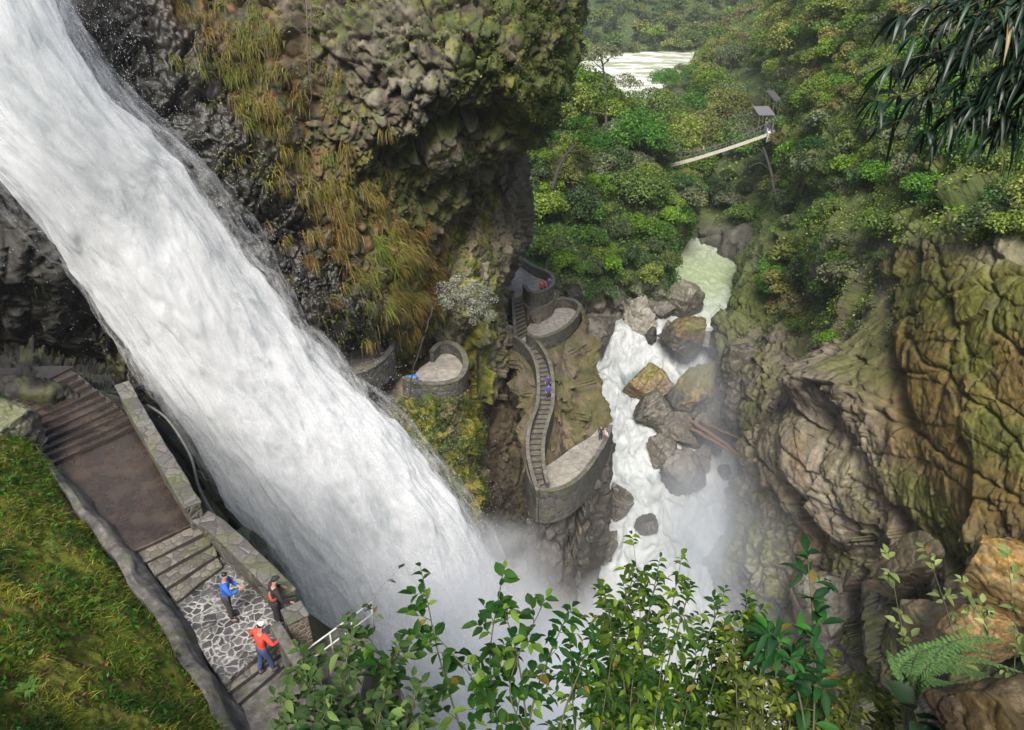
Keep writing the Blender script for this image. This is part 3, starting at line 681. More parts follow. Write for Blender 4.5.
def joinVF(parts):
    V, F = [], []
    for v, f in parts:
        k = len(V); V += [tuple(p) for p in v]; F += [tuple(i + k for i in q) for q in f]
    return V, F
def solid(name, VF, m, parent=None, bev=0., rough_=0., seed=0):
    o = fixn(mesh(name, VF[0], VF[1], m, parent, smooth=False))
    if bev:
        bm = bmesh.new(); bm.from_mesh(o.data); bmesh.ops.bevel(bm, geom=[e for e in bm.edges if e.is_manifold and e.calc_face_angle(0) > .5], offset=bev, segments=1, affect='EDGES', clamp_overlap=True); bm.to_mesh(o.data); bm.free()
    if rough_:
        bm = bmesh.new(); bm.from_mesh(o.data); bmesh.ops.subdivide_edges(bm, edges=[e for e in bm.edges if e.calc_length() > .5], cuts=3, use_grid_fill=True); bm.to_mesh(o.data); bm.free()
        c = np.empty(len(o.data.vertices) * 3, np.float32); o.data.vertices.foreach_get('co', c); c = c.reshape(-1, 3)
        d = np.stack([fbm(c * 1.7 + 3 * k + seed, 3, 401 + k) for k in range(3)], -1) - .5; c = c + d * rough_
        o.data.vertices.foreach_set('co', c.astype(np.float32).ravel()); o.data.update()
    return o
def tube(pts, rad, k=6, caps=True):
    P = np.asarray(pts, float); n = len(P); rad = np.broadcast_to(rad, n); t = np.gradient(P, axis=0); t /= np.linalg.norm(t, axis=1, keepdims=True) + 1e-9
    ref = np.where(np.abs(t[:, 2:3]) > .9, np.array([[1., 0, 0]]), np.array([[0, 0, 1.]])); a = np.cross(t, ref); a /= np.linalg.norm(a, axis=1, keepdims=True) + 1e-9; b = np.cross(t, a)
    th = np.arange(k) * 2 * np.pi / k
    V = (P[:, None] + rad[:, None, None] * (a[:, None] * np.cos(th)[None, :, None] + b[:, None] * np.sin(th)[None, :, None])).reshape(-1, 3)
    F = [tuple(q) for q in grid_faces(n, k, True)]
    if caps: F += [tuple(range(k))[::-1], tuple((n - 1) * k + i for i in range(k))]
    return V.tolist(), F
def pz(pts, z): return WZ([p[0] for p in pts], [p[1] for p in pts], z)

# ---------------------------------------------------------------- near path on the left (part of the ground)
MAT['cobble0'] = stone_material('cobbles_in_mortar', (.035, .035, .037), (.10, .098, .095), (.30, .29, .27), 5.2, .03, .3, .11)
s = NT('cobbles'); v = s.geo(); wv = s.n('VectorMath', {0: v, 1: s.n('VectorMath', {0: s.n('TexNoise', {'Vector': v, 'Scale': 2.5, 'Detail': 5}).outputs['Color'], 3: .28}, operation='SCALE').outputs[0]}).outputs[0]
e_ = s.n('TexVoronoi', {'Vector': wv, 'Scale': 4.6}, feature='DISTANCE_TO_EDGE').outputs['Distance']; cell = s.n('SeparateColor', {0: s.n('TexVoronoi', {'Vector': wv, 'Scale': 4.6}).outputs['Color']}).outputs[0]
g1, g2 = s.noise(v, .9, 5, .65, .5), s.noise(v, 8, 5, .7)
st_ = s.mix(s.mix((.022, .022, .024), (.095, .092, .09), cell), s.ramp(g2, [(.3, (.6, .6, .6)), (.7, (1.4, 1.4, 1.4))]), 1, 'MULTIPLY')
mo_ = s.mix((.05, .048, .045), (.34, .33, .31), s.ramp(s.math('ADD', s.math('MULTIPLY', g1, .7), s.math('MULTIPLY', g2, .35)), [(.42, (0, 0, 0)), (.6, (1, 1, 1))]))
s.base(s.mix(mo_, st_, s.ramp(e_, [(.05, (0, 0, 0)), (.13, (1, 1, 1))]))); s.put(s.b.inputs['Roughness'], s.ramp(g1, [(.4, (.3, .3, .3)), (.6, (.8, .8, .8))])); s.bump(s.math('ADD', s.math('MULTIPLY', s.math('MINIMUM', e_, .15), 4.), g2), .04, .8); MAT['cobble'] = s.m
s = NT('wet_concrete'); v = s.geo(); a = s.noise(v, 1.1, 7, .65, .6); b = s.noise(v, 7, 6, .7)
s.base(s.mix(s.ramp(a, [(.3, (.012, .008, .006)), (.5, (.030, .020, .014)), (.75, (.075, .055, .042))]), s.ramp(b, [(.3, (.7, .7, .7)), (.7, (1.25, 1.25, 1.25))]), 1, 'MULTIPLY'))
s.put(s.b.inputs['Roughness'], s.ramp(a, [(.35, (.12, .12, .12)), (.7, (.5, .5, .5))])); s.bump(b, .02, .6); MAT['wet_concrete'] = s.m
s = NT('old_concrete'); v = s.geo(); a = s.noise(v, 1.4, 8, .7, .8); b = s.noise(s.n('VectorMath', {0: v, 1: (3, 3, .5)}, operation='MULTIPLY').outputs[0], 1.2, 6, .65); g = s.noise(v, 12, 5, .7)
c_ = s.mix(s.ramp(b, [(.3, (.028, .026, .024)), (.5, (.075, .07, .064)), (.7, (.15, .142, .13))]), s.ramp(g, [(.3, (.75, .75, .75)), (.7, (1.2, 1.2, 1.2))]), 1, 'MULTIPLY')
s.base(s.mix(c_, (.06, .075, .018), s.ramp(a, [(.52, (0, 0, 0)), (.72, (.8, .8, .8))]))); s.set(Roughness=.8); s.bump(g, .02, .7); MAT['old_concrete'] = s.m

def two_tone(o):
    """risers painted dark as if in shade, under pale worn treads"""
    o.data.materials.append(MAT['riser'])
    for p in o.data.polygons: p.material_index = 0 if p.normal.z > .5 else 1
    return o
MAT['cave_shade'] = plain('cave_shade_black', (.014, .012, .010), .7, .5, 1.5, .05)  # near-black colour stands in for cave shade on the path's upper end
MAT['riser'] = plain('shade_dark_riser', (.035, .033, .03), .9, .3, 4)  # dark tone stands in for shade on the step fronts
def path_piece(name, VF, m, rough_=.05, seed=0):
    o = solid(name, VF, m, None, .03, rough_, seed)
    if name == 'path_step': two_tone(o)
    o['kind'] = 'structure'; return o
UA, UB = ((2, 398), (50, 463)), ((70, 368), (140, 424))       # upper steps: left ends, right ends (top -> bottom)
n_up = 10
zu = np.linspace(-13.85, -14.93, n_up)
lf = np.array([np.array(UA[0]) + (np.array(UA[1]) - np.array(UA[0])) * i / n_up for i in range(n_up + 1)])
rg = np.array([np.array(UB[0]) + (np.array(UB[1]) - np.array(UB[0])) * i / n_up for i in range(n_up + 1)])
for i in range(n_up):
    a, b, c, d = WZ(*lf[i], zu[i]), WZ(*rg[i], zu[i]), WZ(*rg[i + 1], zu[i]), WZ(*lf[i + 1], zu[i])
    a = a + (a - b) * .25; d = d + (d - c) * .25
    path_piece('path_step', slab([a, b, c, d], .9), MAT['wet_concrete'], .07, i)
path_piece('path', slab(list(pz([(42, 466), (142, 422), (200, 520), (132, 552)], -15.05)), .6), MAT['wet_concrete'], .06)
path_piece('path', slab(list(pz([(-90, 398), (-20, 365), (74, 366), (0, 402)], -13.75)), .8), MAT['cave_shade'], .3)
lo = 4; zl = np.linspace(-15.17, -15.62, lo)
for i in range(lo):
    f0, f1 = i / lo, (i + 1) / lo
    a, b = np.array((134, 548)), np.array((202, 519)); c, d = np.array((176, 601)), np.array((222, 566 - 0))
    q = lambda f: (a + (c - a) * f, b + (d - b) * f)
    (l0, r0), (l1, r1_) = q(f0), q(f1)
    path_piece('path_step', slab([WZ(*l0, zl[i]), WZ(*r0, zl[i]), WZ(*r1_, zl[i]), WZ(*l1, zl[i])], .8), MAT['step'], .09, 20 + i)
plat = path_piece('path', slab(list(pz([(168, 592), (205, 560), (205, 515), (300, 606), (284, 634), (222, 684)], -15.75)), .8), MAT['cobble'], .0)
for i, (z, pts, mt) in enumerate([(-15.95, [(217, 676), (281, 632), (290, 646), (228, 692)], 'step'), (-16.12, [(226, 687), (290, 640), (296, 654), (236, 704)], 'old_concrete'), (-16.3, [(232, 700), (296, 652), (352, 720), (280, 790)], 'old_concrete')]):
    path_piece('path_step' if i < 2 else 'path', slab(list(pz(pts, z)), .8), MAT[mt], .04, 40 + i)
# battered concrete wall holding the bank
L0 = [WZ(x, y, z) for (x, y), z in zip([(-30, 385), (10, 410), (52, 464), (92, 504), (134, 552), (175, 602), (222, 680), (244, 715), (275, 775)], [-13.7, -13.9, -15.0, -15.05, -15.2, -15.7, -16.0, -16.3, -16.4])]
L1 = [W(x, y, d) for (x, y), d in zip([(-56, 366), (6, 406), (46, 467), (80, 516), (118, 568), (153, 618), (199, 692), (220, 728), (258, 785)], [26.0, 23.8, 22.3, 21.1, 19.6, 18.4, 16.8, 16.2, 15.2])]
A, B = cr(L0, 60), cr(L1, 60)
tt = np.linspace(0, 1, 26)[None, :, None]; G_ = A[:, None] * (1 - tt) + B[:, None] * tt + np.array([0, 0, 1.]) * (np.sin(tt * np.pi) * .22)
G_ = np.concatenate([G_[:, :1] - np.array([0, 0, .8]), G_, G_[:, -1:] - np.array([-.05, -.05, .8])], 1)
G_ = G_ + (np.stack([fbm(G_ / .9, 4, 411), fbm(G_ / .9, 4, 412), fbm(G_ / .9, 4, 413)], -1) - .5) * .42
tag(fixn(mesh('retaining_wall', G_, grid_faces(60, 28), MAT['old_concrete'])), 'weathered grey concrete retaining wall sloping between the path steps and the mossy bank', 'wall')

# low parapet walls of the path
MAT['rubble'] = stone_material('rubble_wall', (.045, .042, .038), (.115, .108, .098), (.085, .08, .07), 3.2, .06, .6)
def parapet(name, pts, th, h, label, base=.6, cap=True, seed=0):
    p = cr(np.array(pts), max(12, 6 * len(pts)))
    o = solid(name, prism_strip(p, th, h, -base), MAT['rubble'], None, .03, .10, seed); tag(o, label, 'wall')
    if cap: solid('capping', prism_strip(p, th + .08, h + .09, h - .01), MAT['capping'], o, .025, .06, seed + 3)
    return o
parapet('parapet_wall', [WZ(x, y, z) for (x, y), z in zip([(128, 402), (140, 424), (158, 456), (178, 490), (199, 526)], [-14.7, -14.9, -15.05, -15.05, -15.1])], .42, .75, 'reddish stone parapet wall running up beside the brown wet landing', seed=1)
parapet('parapet_wall', [WZ(x, y, -15.75) for x, y in [(207, 538), (226, 551), (250, 574), (274, 598), (293, 618)]], .46, .85, 'grey topped stone parapet wall along the cobbled lookout beside the falls', base=.9, seed=5)
pr = empty('stone_pier', WZ(300, 636, -15.75)); tag(pr, 'square brick pier at the outer corner of the cobbled lookout', 'pier')
def bx(cx, cy, cz, sx, sy, sz, rz=0.):
    c, s = math.cos(rz), math.sin(rz); V = []
    for z in (-.5, .5):
        for x, y in ((-.5, -.5), (.5, -.5), (.5, .5), (-.5, .5)): V.append((cx + c * x * sx - s * y * sy, cy + s * x * sx + c * y * sy, cz + z * sz))
    return V, [(0, 3, 2, 1), (4, 5, 6, 7), (0, 1, 5, 4), (1, 2, 6, 5), (2, 3, 7, 6), (3, 0, 4, 7)]
def bar(a, b, sx, sz):
    a, b = np.array(a), np.array(b); return prism_strip([a, (a + b) / 2, b], sx, sz / 2, -sz / 2)
MAT['brick'] = stone_material('brick_pier', (.11, .075, .055), (.17, .13, .10), (.20, .19, .17), 5., .04, .3)
solid('shaft', bx(0, 0, -.3, .5, .5, 2.3, .6), MAT['brick'], pr, .02, .05, 7); solid('capping', bx(0, 0, .89, .56, .56, .09, .6), MAT['capping'], pr, .02)
beam = solid('handrail_beam', bar(WZ(275, 625, -14.85), WZ(318, 695, -15.35), .28, .16), MAT['old_concrete'], None, .02, .02, 9); tag(beam, 'long pale concrete beam handrail going down beside the lowest steps', 'handrail')
for f in (.12, .5, .9):
    a = Vector(WZ(275, 625, -14.85)).lerp(Vector(WZ(318, 695, -15.35)), f); solid('post', bx(a.x, a.y, a.z - .62, .18, .18, 1.1, .6), MAT['old_concrete'], beam, .01)
# lower flight beyond the pier, white metal railing
lw = solid('stone_landing', slab(list(pz([(302, 652), (350, 614), (372, 640), (350, 740), (320, 760)], -17.0)), 1.2), MAT['step'], None, .03, .08, 60); lw['kind'] = 'structure'; lw.name = 'path'
rl = empty('metal_railing', WZ(306, 650, -16.9)); tag(rl, 'thin pale metal railing below the brick pier at the edge of the falls', 'railing')
ro = Vector(rl.location)
p0, p1 = WZ(306, 650, -15.9), WZ(372, 602, -16.0)
for dz in (0, -.45): q0, q1 = np.array(p0) - ro + (0, 0, dz), np.array(p1) - ro + (0, 0, dz); mesh('rail', *tube([q0, (q0 + q1) / 2, q1], .025), MAT.setdefault('white_metal', plain('white_metal', (.42, .42, .41), .5, .1)), rl)
for f in (.02, .34, .66, .98):
    q0 = np.array(p0) * (1 - f) + np.array(p1) * f - ro; mesh('post', *tube([q0 + (0, 0, .02), q0 - (0, 0, .5), q0 - (0, 0, 1.1)], .022), MAT['white_metal'], rl)
hp = cr(np.array([W(147, 405, 26.2), W(168, 420, 26), W(190, 455, 25.6), W(200, 490, 25.4), W(222, 528, 24.6)]), 30)
tag(mesh('water_hose', *tube(hp, .05), plain('grey_hose', (.12, .12, .11), .6, .3)), 'grey curved pipe lying outside the parapet wall beside the falls', 'pipe')

# ---------------------------------------------------------------- the lookout tower: pillar of rock, terraces and stairs
ZL, ZM, ZU = -41.8, -35.9, -33.7
def strip(pts, n): return cr(np.array(pts, float), n)
n_st = 30
zs = np.linspace(ZM - .1, ZL + .1, n_st + 1)
dn = lambda pts: [(x, y + 9) for x, y in pts]
Lp = strip(dn([(520, 341), (532, 356), (536, 371), (537, 388), (535.5, 406), (529, 424), (526, 445), (529, 468), (536, 491)]), n_st + 1)
Rp = strip(dn([(535, 336), (547, 353), (552.5, 370), (554, 388), (553, 406), (548, 424), (544, 444), (545, 466), (549, 482)]), n_st + 1)
Lw = np.array([WZ(*Lp[i], zs[i]) for i in range(n_st + 1)]); Rw = np.array([WZ(*Rp[i], zs[i]) for i in range(n_st + 1)])
stairs = empty('stone_staircase', Lw[-1]); tag(stairs, 'long narrow S shaped stone staircase climbing the rock tower from the lower terrace', 'staircase'); so = np.array(Lw[-1])
for i in range(n_st):
    z = H + zs[i]; pts = [Lw[i], Rw[i], Rw[i + 1], Lw[i + 1]]
    nose = (Lw[i + 1] + Rw[i + 1] - Lw[i] - Rw[i]) * .03
    pts = [np.array([p[0], p[1], z]) - so for p in pts]; pts[2] = pts[2] + nose; pts[3] = pts[3] + nose
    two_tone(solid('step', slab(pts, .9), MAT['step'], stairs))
up = np.array([0, 0, 1.])
def wallpart(pts, th, h, bot, parent, side, seed, cap=True):
    org = np.array(parent.matrix_basis.translation); p = np.array(pts) - org
    o = solid('parapet', prism_strip(p, th, h, bot, side), MAT['masonry'], parent, .02, .05, seed)
    if cap: solid('capping', prism_strip(p, th + .10, h + .10, h + .002, side), MAT['capping'], o)
    return o
wallpart(cr(np.concatenate([[WZ(494, 336, ZM + .3)], [WZ(505, 341, ZM + .1)], Lw[::3]]), 60), .24, 1.0, -np.linspace(5.5, 2.6, 60), stairs, .12, 71)
wallpart(cr(Rw[::3], 50), .24, .9, -1.6, stairs, -.12, 73)
# lower terrace
LT = [(527, 470), (531, 488), (540, 498), (553, 499), (568, 494), (583, 482), (596, 464), (605, 448), (610, 434)]
LTi = [(607, 428), (600, 428), (590, 437), (572, 448), (556, 460), (545, 466), (541, 462)]
lt = empty('lower_terrace', WZ(560, 480, ZL)); tag(lt, 'lowest boat shaped stone terrace of the tower above the white river', 'terrace'); lo_ = np.array(lt.location)
oc = cr(pz(LT, ZL), 40); inner = cr(pz(LTi, ZL), 20)
solid('floor', slab([p - lo_ for p in list(oc) + list(inner)], .5), MAT['terrace'], lt)
wallpart(oc, .34, 1.0, -np.linspace(2.8, 2.2, 40), lt, 0, 75)
# middle terrace
MT = [(527, 342), (534, 346), (546, 345), (560, 339), (570, 331), (577, 322), (579, 314), (574, 309), (564, 307), (555, 308)]
mt = empty('middle_terrace', WZ(550, 330, ZM)); tag(mt, 'curved middle stone terrace wrapped round the drum of the tower', 'terrace'); mo = np.array(mt.location)
oc = cr(pz(MT, ZM), 40); solid('floor', slab([p - mo for p in list(oc) + list(pz([(548, 308), (537, 316), (525, 330), (515, 340)], ZM))], .5), MAT['terrace'], mt)
wallpart(oc, .32, 1.0, -1.5, mt, 0, 77)
# upper terrace on its drum
ut = empty('upper_terrace', WZ(535, 290, ZU)); tag(ut, 'highest round stone terrace of the tower against the cliff', 'terrace'); uo = np.array(ut.location)
UT = [(524, 294), (530, 301), (541, 301), (551, 295), (553, 287), (548, 281), (538, 277), (529, 272), (519, 265), (512, 261)]
oc = cr(pz(UT, ZU), 44); fl_ = list(oc) + list(pz([(504, 268), (503, 282), (490, 291), (500, 300), (514, 299)], ZU))
solid('floor', slab([p - uo for p in fl_], .5), MAT['terrace'], ut)
wallpart(oc, .32, 1.05, -.6, ut, 0, 79)
wallpart(cr(pz([(484, 288), (492, 299), (502, 302), (514, 299)], ZU), 20), .3, .9, -1.6, ut, 0, 81)
dr = cr(pz([(523, 296), (529, 303), (541, 303), (552, 296), (555, 286)], ZU), 30)
solid('drum', prism_strip(dr - uo, .5, -.52, -3.2, 0.1), stone_material('drum_stone', (.07, .062, .05), (.15, .13, .10), (.11, .10, .08), 1.6, .08, .6), ut, 0, .12, 83)
# upper stairs
us = empty('stone_steps', WZ(521, 335, ZM)); tag(us, 'short straight flight of stone steps up to the round upper terrace', 'staircase'); uso = np.array(us.location)
n9 = 10; zz = np.linspace(ZM, ZU - .05, n9 + 1)
a0, a1, b0, b1 = np.array((516, 341.)), np.array((513.5, 299.)), np.array((528, 334.)), np.array((522, 297.))
for i in range(n9):
    f0, f1 = i / n9, (i + 1) / n9; z = zz[i] + .1
    pts = [WZ(*(a0 + (a1 - a0) * f0), z), WZ(*(b0 + (b1 - b0) * f0), z), WZ(*(b0 + (b1 - b0) * f1), z), WZ(*(a0 + (a1 - a0) * f1), z)]
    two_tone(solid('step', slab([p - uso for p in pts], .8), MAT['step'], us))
wallpart([WZ(*(a0 + (a1 - a0) * f), ZM + (ZU - ZM) * f) for f in np.linspace(0, 1, 8)], .22, .75, -1.2, us, .1, 85)
# two round lookouts on the near side of the slot
def lookout(label, z, pts, wallpts, h, seed):
    o = empty('round_lookout', pz([pts[0]], z)[0]); tag(o, label, 'lookout'); og = np.array(o.location)
    solid('floor', slab([p - og for p in cr(pz(pts, z), 40)], .6), MAT['terrace'], o)
    wallpart(cr(pz(wallpts, z), 40), .34, h, -1.2, o, 0, seed); return o
lookout('horseshoe shaped stone lookout with gravel floor beside a green shrub', -29.6, [(404, 388), (420, 392), (440, 393), (458, 388), (465, 375), (462, 362), (450, 354), (438, 356), (420, 368)], [(404, 388), (420, 393), (440, 394), (459, 389), (466, 376), (463, 362), (452, 353), (440, 354), (432, 362)], .9, 91)
lookout('crescent stone lookout half hidden behind the spray of the falls', -27.2, [(318, 368), (335, 380), (360, 382), (380, 372), (393, 356), (384, 345), (350, 352)], [(328, 378), (345, 384), (364, 381), (382, 370), (393, 356), (388, 347), (378, 344)], .8, 93)
bt = solid('blue_bag', bx(0, 0, .25, .8, .5, .5, .3), plain('blue_plastic', (.03, .16, .42), .4, .2), None, .12, .15, 95); bt.location = WZ(412, 381, -29.6); tag(bt, 'small blue tarpaulin bundle on the horseshoe lookout floor', 'bundle')

# the pillar itself: three stacked tiers of fractured rock
def pillar_tier(outline_px, z0, z1, seed, out=0., res=170, flare=.0, bottom=None, dark_=False):
    top = cr(np.concatenate([pz(outline_px, z0), pz(outline_px[:1], z0)]), res)[:-1]
    c = top.mean(0); nz = max(8, int(abs(z1 - z0) / .28)); zr = np.linspace(0, 1, nz)
    d = top - c; d /= np.linalg.norm(d[:, :2], axis=1, keepdims=True)
    P = top[None] + d[None] * (out + flare * zr)[:, None, None]; P[..., 2] = H + z0 + (z1 - z0) * zr[:, None]
    P = np.broadcast_to(P, (nz, len(top), 3)).copy()
    if bottom:
        bt = cr(np.concatenate([pz(bottom, z1), pz(bottom[:1], z1)]), res)[:-1]; P[..., :2] += (bt - top)[None, :, :2] * (zr ** .8)[:, None, None]
    h1, c1, r1 = blocks(P * (np.array([1.1, 1.1, .3]) if dark_ else np.array([1.1, 1.1, .75])), 2.8, seed, 1.4, .15); h2, c2, r2 = blocks(P * (np.array([1., 1., .5]) if dark_ else 1.), 1.0, seed + 4, 1.3, .2)
    dd = h1 * .42 + h2 * .42 - .35 * np.exp(-c1 / .06) - .15 * np.exp(-c2 / .08) + (fbm(P / 3, 3, seed + 9) - .5) * .8
    P += d[None] * (dd * sm(zr, 0, .06)[:, None])[..., None]
    f3 = fbm(P / 1.3, 4, seed + 11); f5 = fbm(P / .5, 3, seed + 12)
    col = np.ones(P.shape) * np.array([.075, .062, .044]) * (.4 + 1.2 * r2)[..., None]
    V = np.concatenate([P.reshape(-1, 3), [[c[0], c[1], H + z0 + .0]]]); F = [tuple(q) for q in grid_faces(nz, len(top), True)]
    k = len(V) - 1; F += [(i, (i + 1) % len(top), k) for i in range(len(top))]
    return V, F, col, f3, P, f5
def pillar(outline, z0, z1, seed, moss, dark, **kw):
    V, F, col, f3, P, f5 = pillar_tier(outline, z0, z1, seed, dark_=dark > .5, **kw)
    pxx, pyy, _ = proj(P)
    col = mixc(col, mixc(np.ones(P.shape) * np.array([.045, .055, .011]), [.08, .068, .016], sm(f5, .4, .65)), moss * sm(f3 + .25 * sm(pxx, 565, 600), .46, .62))
    col = mixc(col, np.array([.058, .056, .052]) * (.5 + f5)[..., None], dark * sm(f3, .2, .4))
    c = np.concatenate([col.reshape(-1, 3), [[.12, .10, .07]]])
    terrain('rock_tower', V, F, MAT['rock'], c)
pillar([(529, 473), (533, 491), (541, 501), (554, 502), (569, 497), (584, 485), (598, 466), (607, 450), (612, 434), (604, 420), (575, 420), (540, 430)], ZL - 1.2, -67, 501, .0, .95, out=-.15, flare=.5)
pillar([(507,346),(520,352),(535,354),(550,350),(563,343),(574,334),(583,320),(570,300),(515,300)], ZM - .45, ZL - 1.3, 521, .62, 0., out=-.1, bottom=[(527,468),(538,482),(553,472),(566,461),(580,450),(594,439),(607,426),(590,395),(530,400)])
pillar([(508, 342), (520, 349), (533, 350), (547, 349), (561, 343), (572, 334), (580, 323), (584, 313), (575, 300), (540, 295), (505, 305)], ZM - .45, -60, 541, .8, .0, out=0.1, flare=3.2)
pillar([(500, 303), (514, 302), (523, 300), (530, 306), (541, 306), (552, 299), (556, 287), (545, 272), (515, 262), (490, 285)], ZU - .45, -45, 561, .7, .2, out=-.25, flare=.5)
# ================================================================ trees, shrubs, grass
def leaf_quads(pos, nrm, size, aspect=.55, rng=RNG):
    n = len(pos); t = np.cross(nrm, rng.normal(size=(n, 3))); t /= np.linalg.norm(t, axis=1, keepdims=True) + 1e-9; b = np.cross(nrm, t)
    s_ = np.broadcast_to(size, n)[:, None]
    V = np.stack([pos - t * s_ * .5, pos + b * s_ * aspect * .5 + nrm * s_ * .06, pos + t * s_ * .5 - nrm * s_ * .1, pos - b * s_ * aspect * .5 + nrm * s_ * .06], 1)
    return V.reshape(-1, 3), np.arange(n * 4).reshape(-1, 4)
def unit(v): return v / (np.linalg.norm(v, axis=-1, keepdims=True) + 1e-9)
def crown_arrays(rng, R_, hz, nl, nleaf, leaf, pal, open_=.2):
    """leaf clumps: uneven lobes spread through the crown, leaves over each lobe"""
    u = unit(rng.normal(size=(nl, 3))); u[:, 2] = np.abs(u[:, 2]) * 1.1 - .25
    c = u * (R_ * (.45 + .4 * rng.random((nl, 1)))) * np.array([1, 1, hz]); rad = R_ * (.26 + .26 * rng.random(nl))
    lobe = rng.choice(nl, nleaf, p=rad ** 2 / (rad ** 2).sum()); d = unit(rng.normal(size=(nleaf, 3))); d[:, 2] = np.where(d[:, 2] < -.3, -d[:, 2], d[:, 2])
    p = c[lobe] + d * (rad[lobe] * (1 - open_ * rng.random(nleaf) ** 2))[:, None] * np.array([1, 1, .8])
    nn = unit(d * .7 + np.array([0, 0, .45]) + rng.normal(size=(nleaf, 3)) * .5)
    sz = leaf * (.6 + .8 * rng.random(nleaf)); V, F = leaf_quads(p, nn, sz, .6, rng)
    pal = np.array(pal); lc = pal[0] + (pal[1] - pal[0]) * rng.random((nl, 1)); col = lc[lobe] * (.7 + .6 * rng.random((nleaf, 1)))
    hot = rng.random(nleaf) < .12; col[hot] = pal[2]
    return V, F, np.repeat(col, 4, 0), c, rad
def trunk_arrays(rng, h, r, tips, lean=.1):
    pts = np.array([[0, 0, -.8], [0, 0, 0], [lean * h * .3, 0, h * .35], [lean * h * .7, lean * h * .3, h * .7], [lean * h, lean * h * .4, h]]); parts = [tube(cr(pts, 9), np.linspace(r, r * .45, 9), 6)]
    for t in tips:
        b = pts[2] + (pts[4] - pts[2]) * rng.random(); m_ = (b + t) / 2 + rng.normal(size=3) * .1 * h * .2
        parts.append(tube([b, m_, t], [r * .4, r * .25, r * .1], 5))
    return joinVF(parts)
KIND = {}
def make_kind(name, seed, R_, h, hz, nl, nleaf, leaf, pal, single=False, obj_name='tree'):
    rng = np.random.default_rng(seed); V, F, col, c, rad = crown_arrays(rng, R_, hz, nl, nleaf, leaf, pal)
    off = np.array([h * .1, h * .04, h]); V = V + off; tips = (c[np.argsort(-rad)[:6]] + off)
    tv, tf = trunk_arrays(rng, h, .05 * R_ + .05, tips)
    KIND[name] = (mesh('crown', V, F, MAT['leaf'], col=col, link=False, smooth=False).data, mesh('trunk', tv, tf, MAT['bark'], link=False).data, obj_name, R_, single)
    if single:
        k = len(V); tq = [q for q in tf]
        allV = np.concatenate([V, np.array(tv)]); allF = [tuple(int(i) for i in f) for f in F] + [tuple(i + k for i in q) for q in tq]
        cc = np.concatenate([col, np.ones((len(tv), 3)) * .06])
        KIND[name] = (mesh(obj_name, allV, allF, None, col=cc, link=False, smooth=False, mats=[MAT['leaf'], MAT['bark']], midx=[0] * len(F) + [1] * len(tq)).data, None, obj_name, R_, True)
TREES = []
def tree_later(*a): TREES.append(a)
def plant(kind, loc, sc, rz, label, cat, group, lean=(0, 0)):
    cr_, tr_, nm, R_, single = KIND[kind]
    if single:
        o = bpy.data.objects.new(nm, cr_); COL.objects.link(o)
    else:
        o = empty(nm)
        for n_, d_ in (('trunk' if nm != 'shrub' else 'stem', tr_), ('crown' if nm != 'shrub' else 'foliage', cr_)):
            c = bpy.data.objects.new(n_, d_); COL.objects.link(c); c.parent = o
    o.location = loc; o.scale = (sc, sc, sc * (.9 + .25 * random.random())); o.rotation_euler = (lean[0], lean[1], rz)
    return tag(o, label, cat, group)
YG = [(.085, .15, .016), (.165, .235, .026), (.25, .32, .045)]
MG = [(.045, .105, .016), (.095, .17, .026), (.17, .24, .045)]
DG = [(.022, .055, .014), (.050, .10, .024), (.10, .155, .045)]
GG = [(.08, .115, .045), (.14, .175, .080), (.21, .24, .13)]
OL = [(.11, .125, .028), (.185, .185, .046), (.26, .25, .08)]
LM = [(.14, .22, .012), (.22, .31, .02), (.28, .36, .035)]
make_kind('far_yellow', 1, 4.2, 3.0, .75, 12, 900, .75, YG, True); make_kind('far_green', 2, 4.6, 3.4, .8, 13, 1000, .75, MG, True); make_kind('far_dark', 3, 4.2, 3.2, .85, 12, 900, .75, DG, True); make_kind('far_olive', 4, 4.0, 2.8, .75, 11, 900, .75, OL, True)
make_kind('big_tree', 60, 5.0, 4.6, .62, 26, 5200, .40, YG); make_kind('grand_tree', 61, 4.4, 5.0, .95, 24, 4600, .38, MG); make_kind('wide_tree', 62, 4.6, 4.2, .42, 22, 3600, .38, GG)
for k, (nm, pal) in enumerate([('yellow', YG), ('green', MG), ('dark', DG), ('grey', GG), ('olive', OL), ('lime', LM)]):
    make_kind(nm + '_tree', 20 + k, 2.9, 2.6, .85, 15, 2600, .36, pal)
    make_kind(nm + '_bush', 40 + k, 1.5, .7, .75, 13, 2600, .17, pal, False, 'shrub')
LBL = {'big': 'large yellowish', 'grand': 'large mid green', 'wide': 'broad grey green', 'yellow': 'yellow green', 'green': 'mid green', 'dark': 'dark green', 'grey': 'grey green', 'olive': 'olive brown', 'lime': 'bright lime green'}
def spread_on(surf, mask, dmin, ntry, seed, maxn=999):
    P, N, px, py = SURF[surf]; rng = np.random.default_rng(seed); pts = []; A = []
    m = mask(px, py); ii, jj = np.nonzero(m)
    if len(ii) == 0: return []
    pick = rng.permutation(len(ii))[:ntry]; arr = np.zeros((0, 3))
    for k in pick:
        p = P[ii[k], jj[k]]; dm = dmin(px[ii[k], jj[k]], py[ii[k], jj[k]]) if callable(dmin) else dmin
        if len(arr) and (np.sum((arr - p) ** 2, 1) < dm * dm).any(): continue
        arr = np.concatenate([arr, p[None]]); pts.append((p, N[ii[k], jj[k]], px[ii[k], jj[k]], py[ii[k], jj[k]]))
        if len(pts) >= maxn: break
    return pts
rnd = random.Random(5)
def pick(ws): return rnd.choices([a for a, _ in ws], [b for _, b in ws])[0]
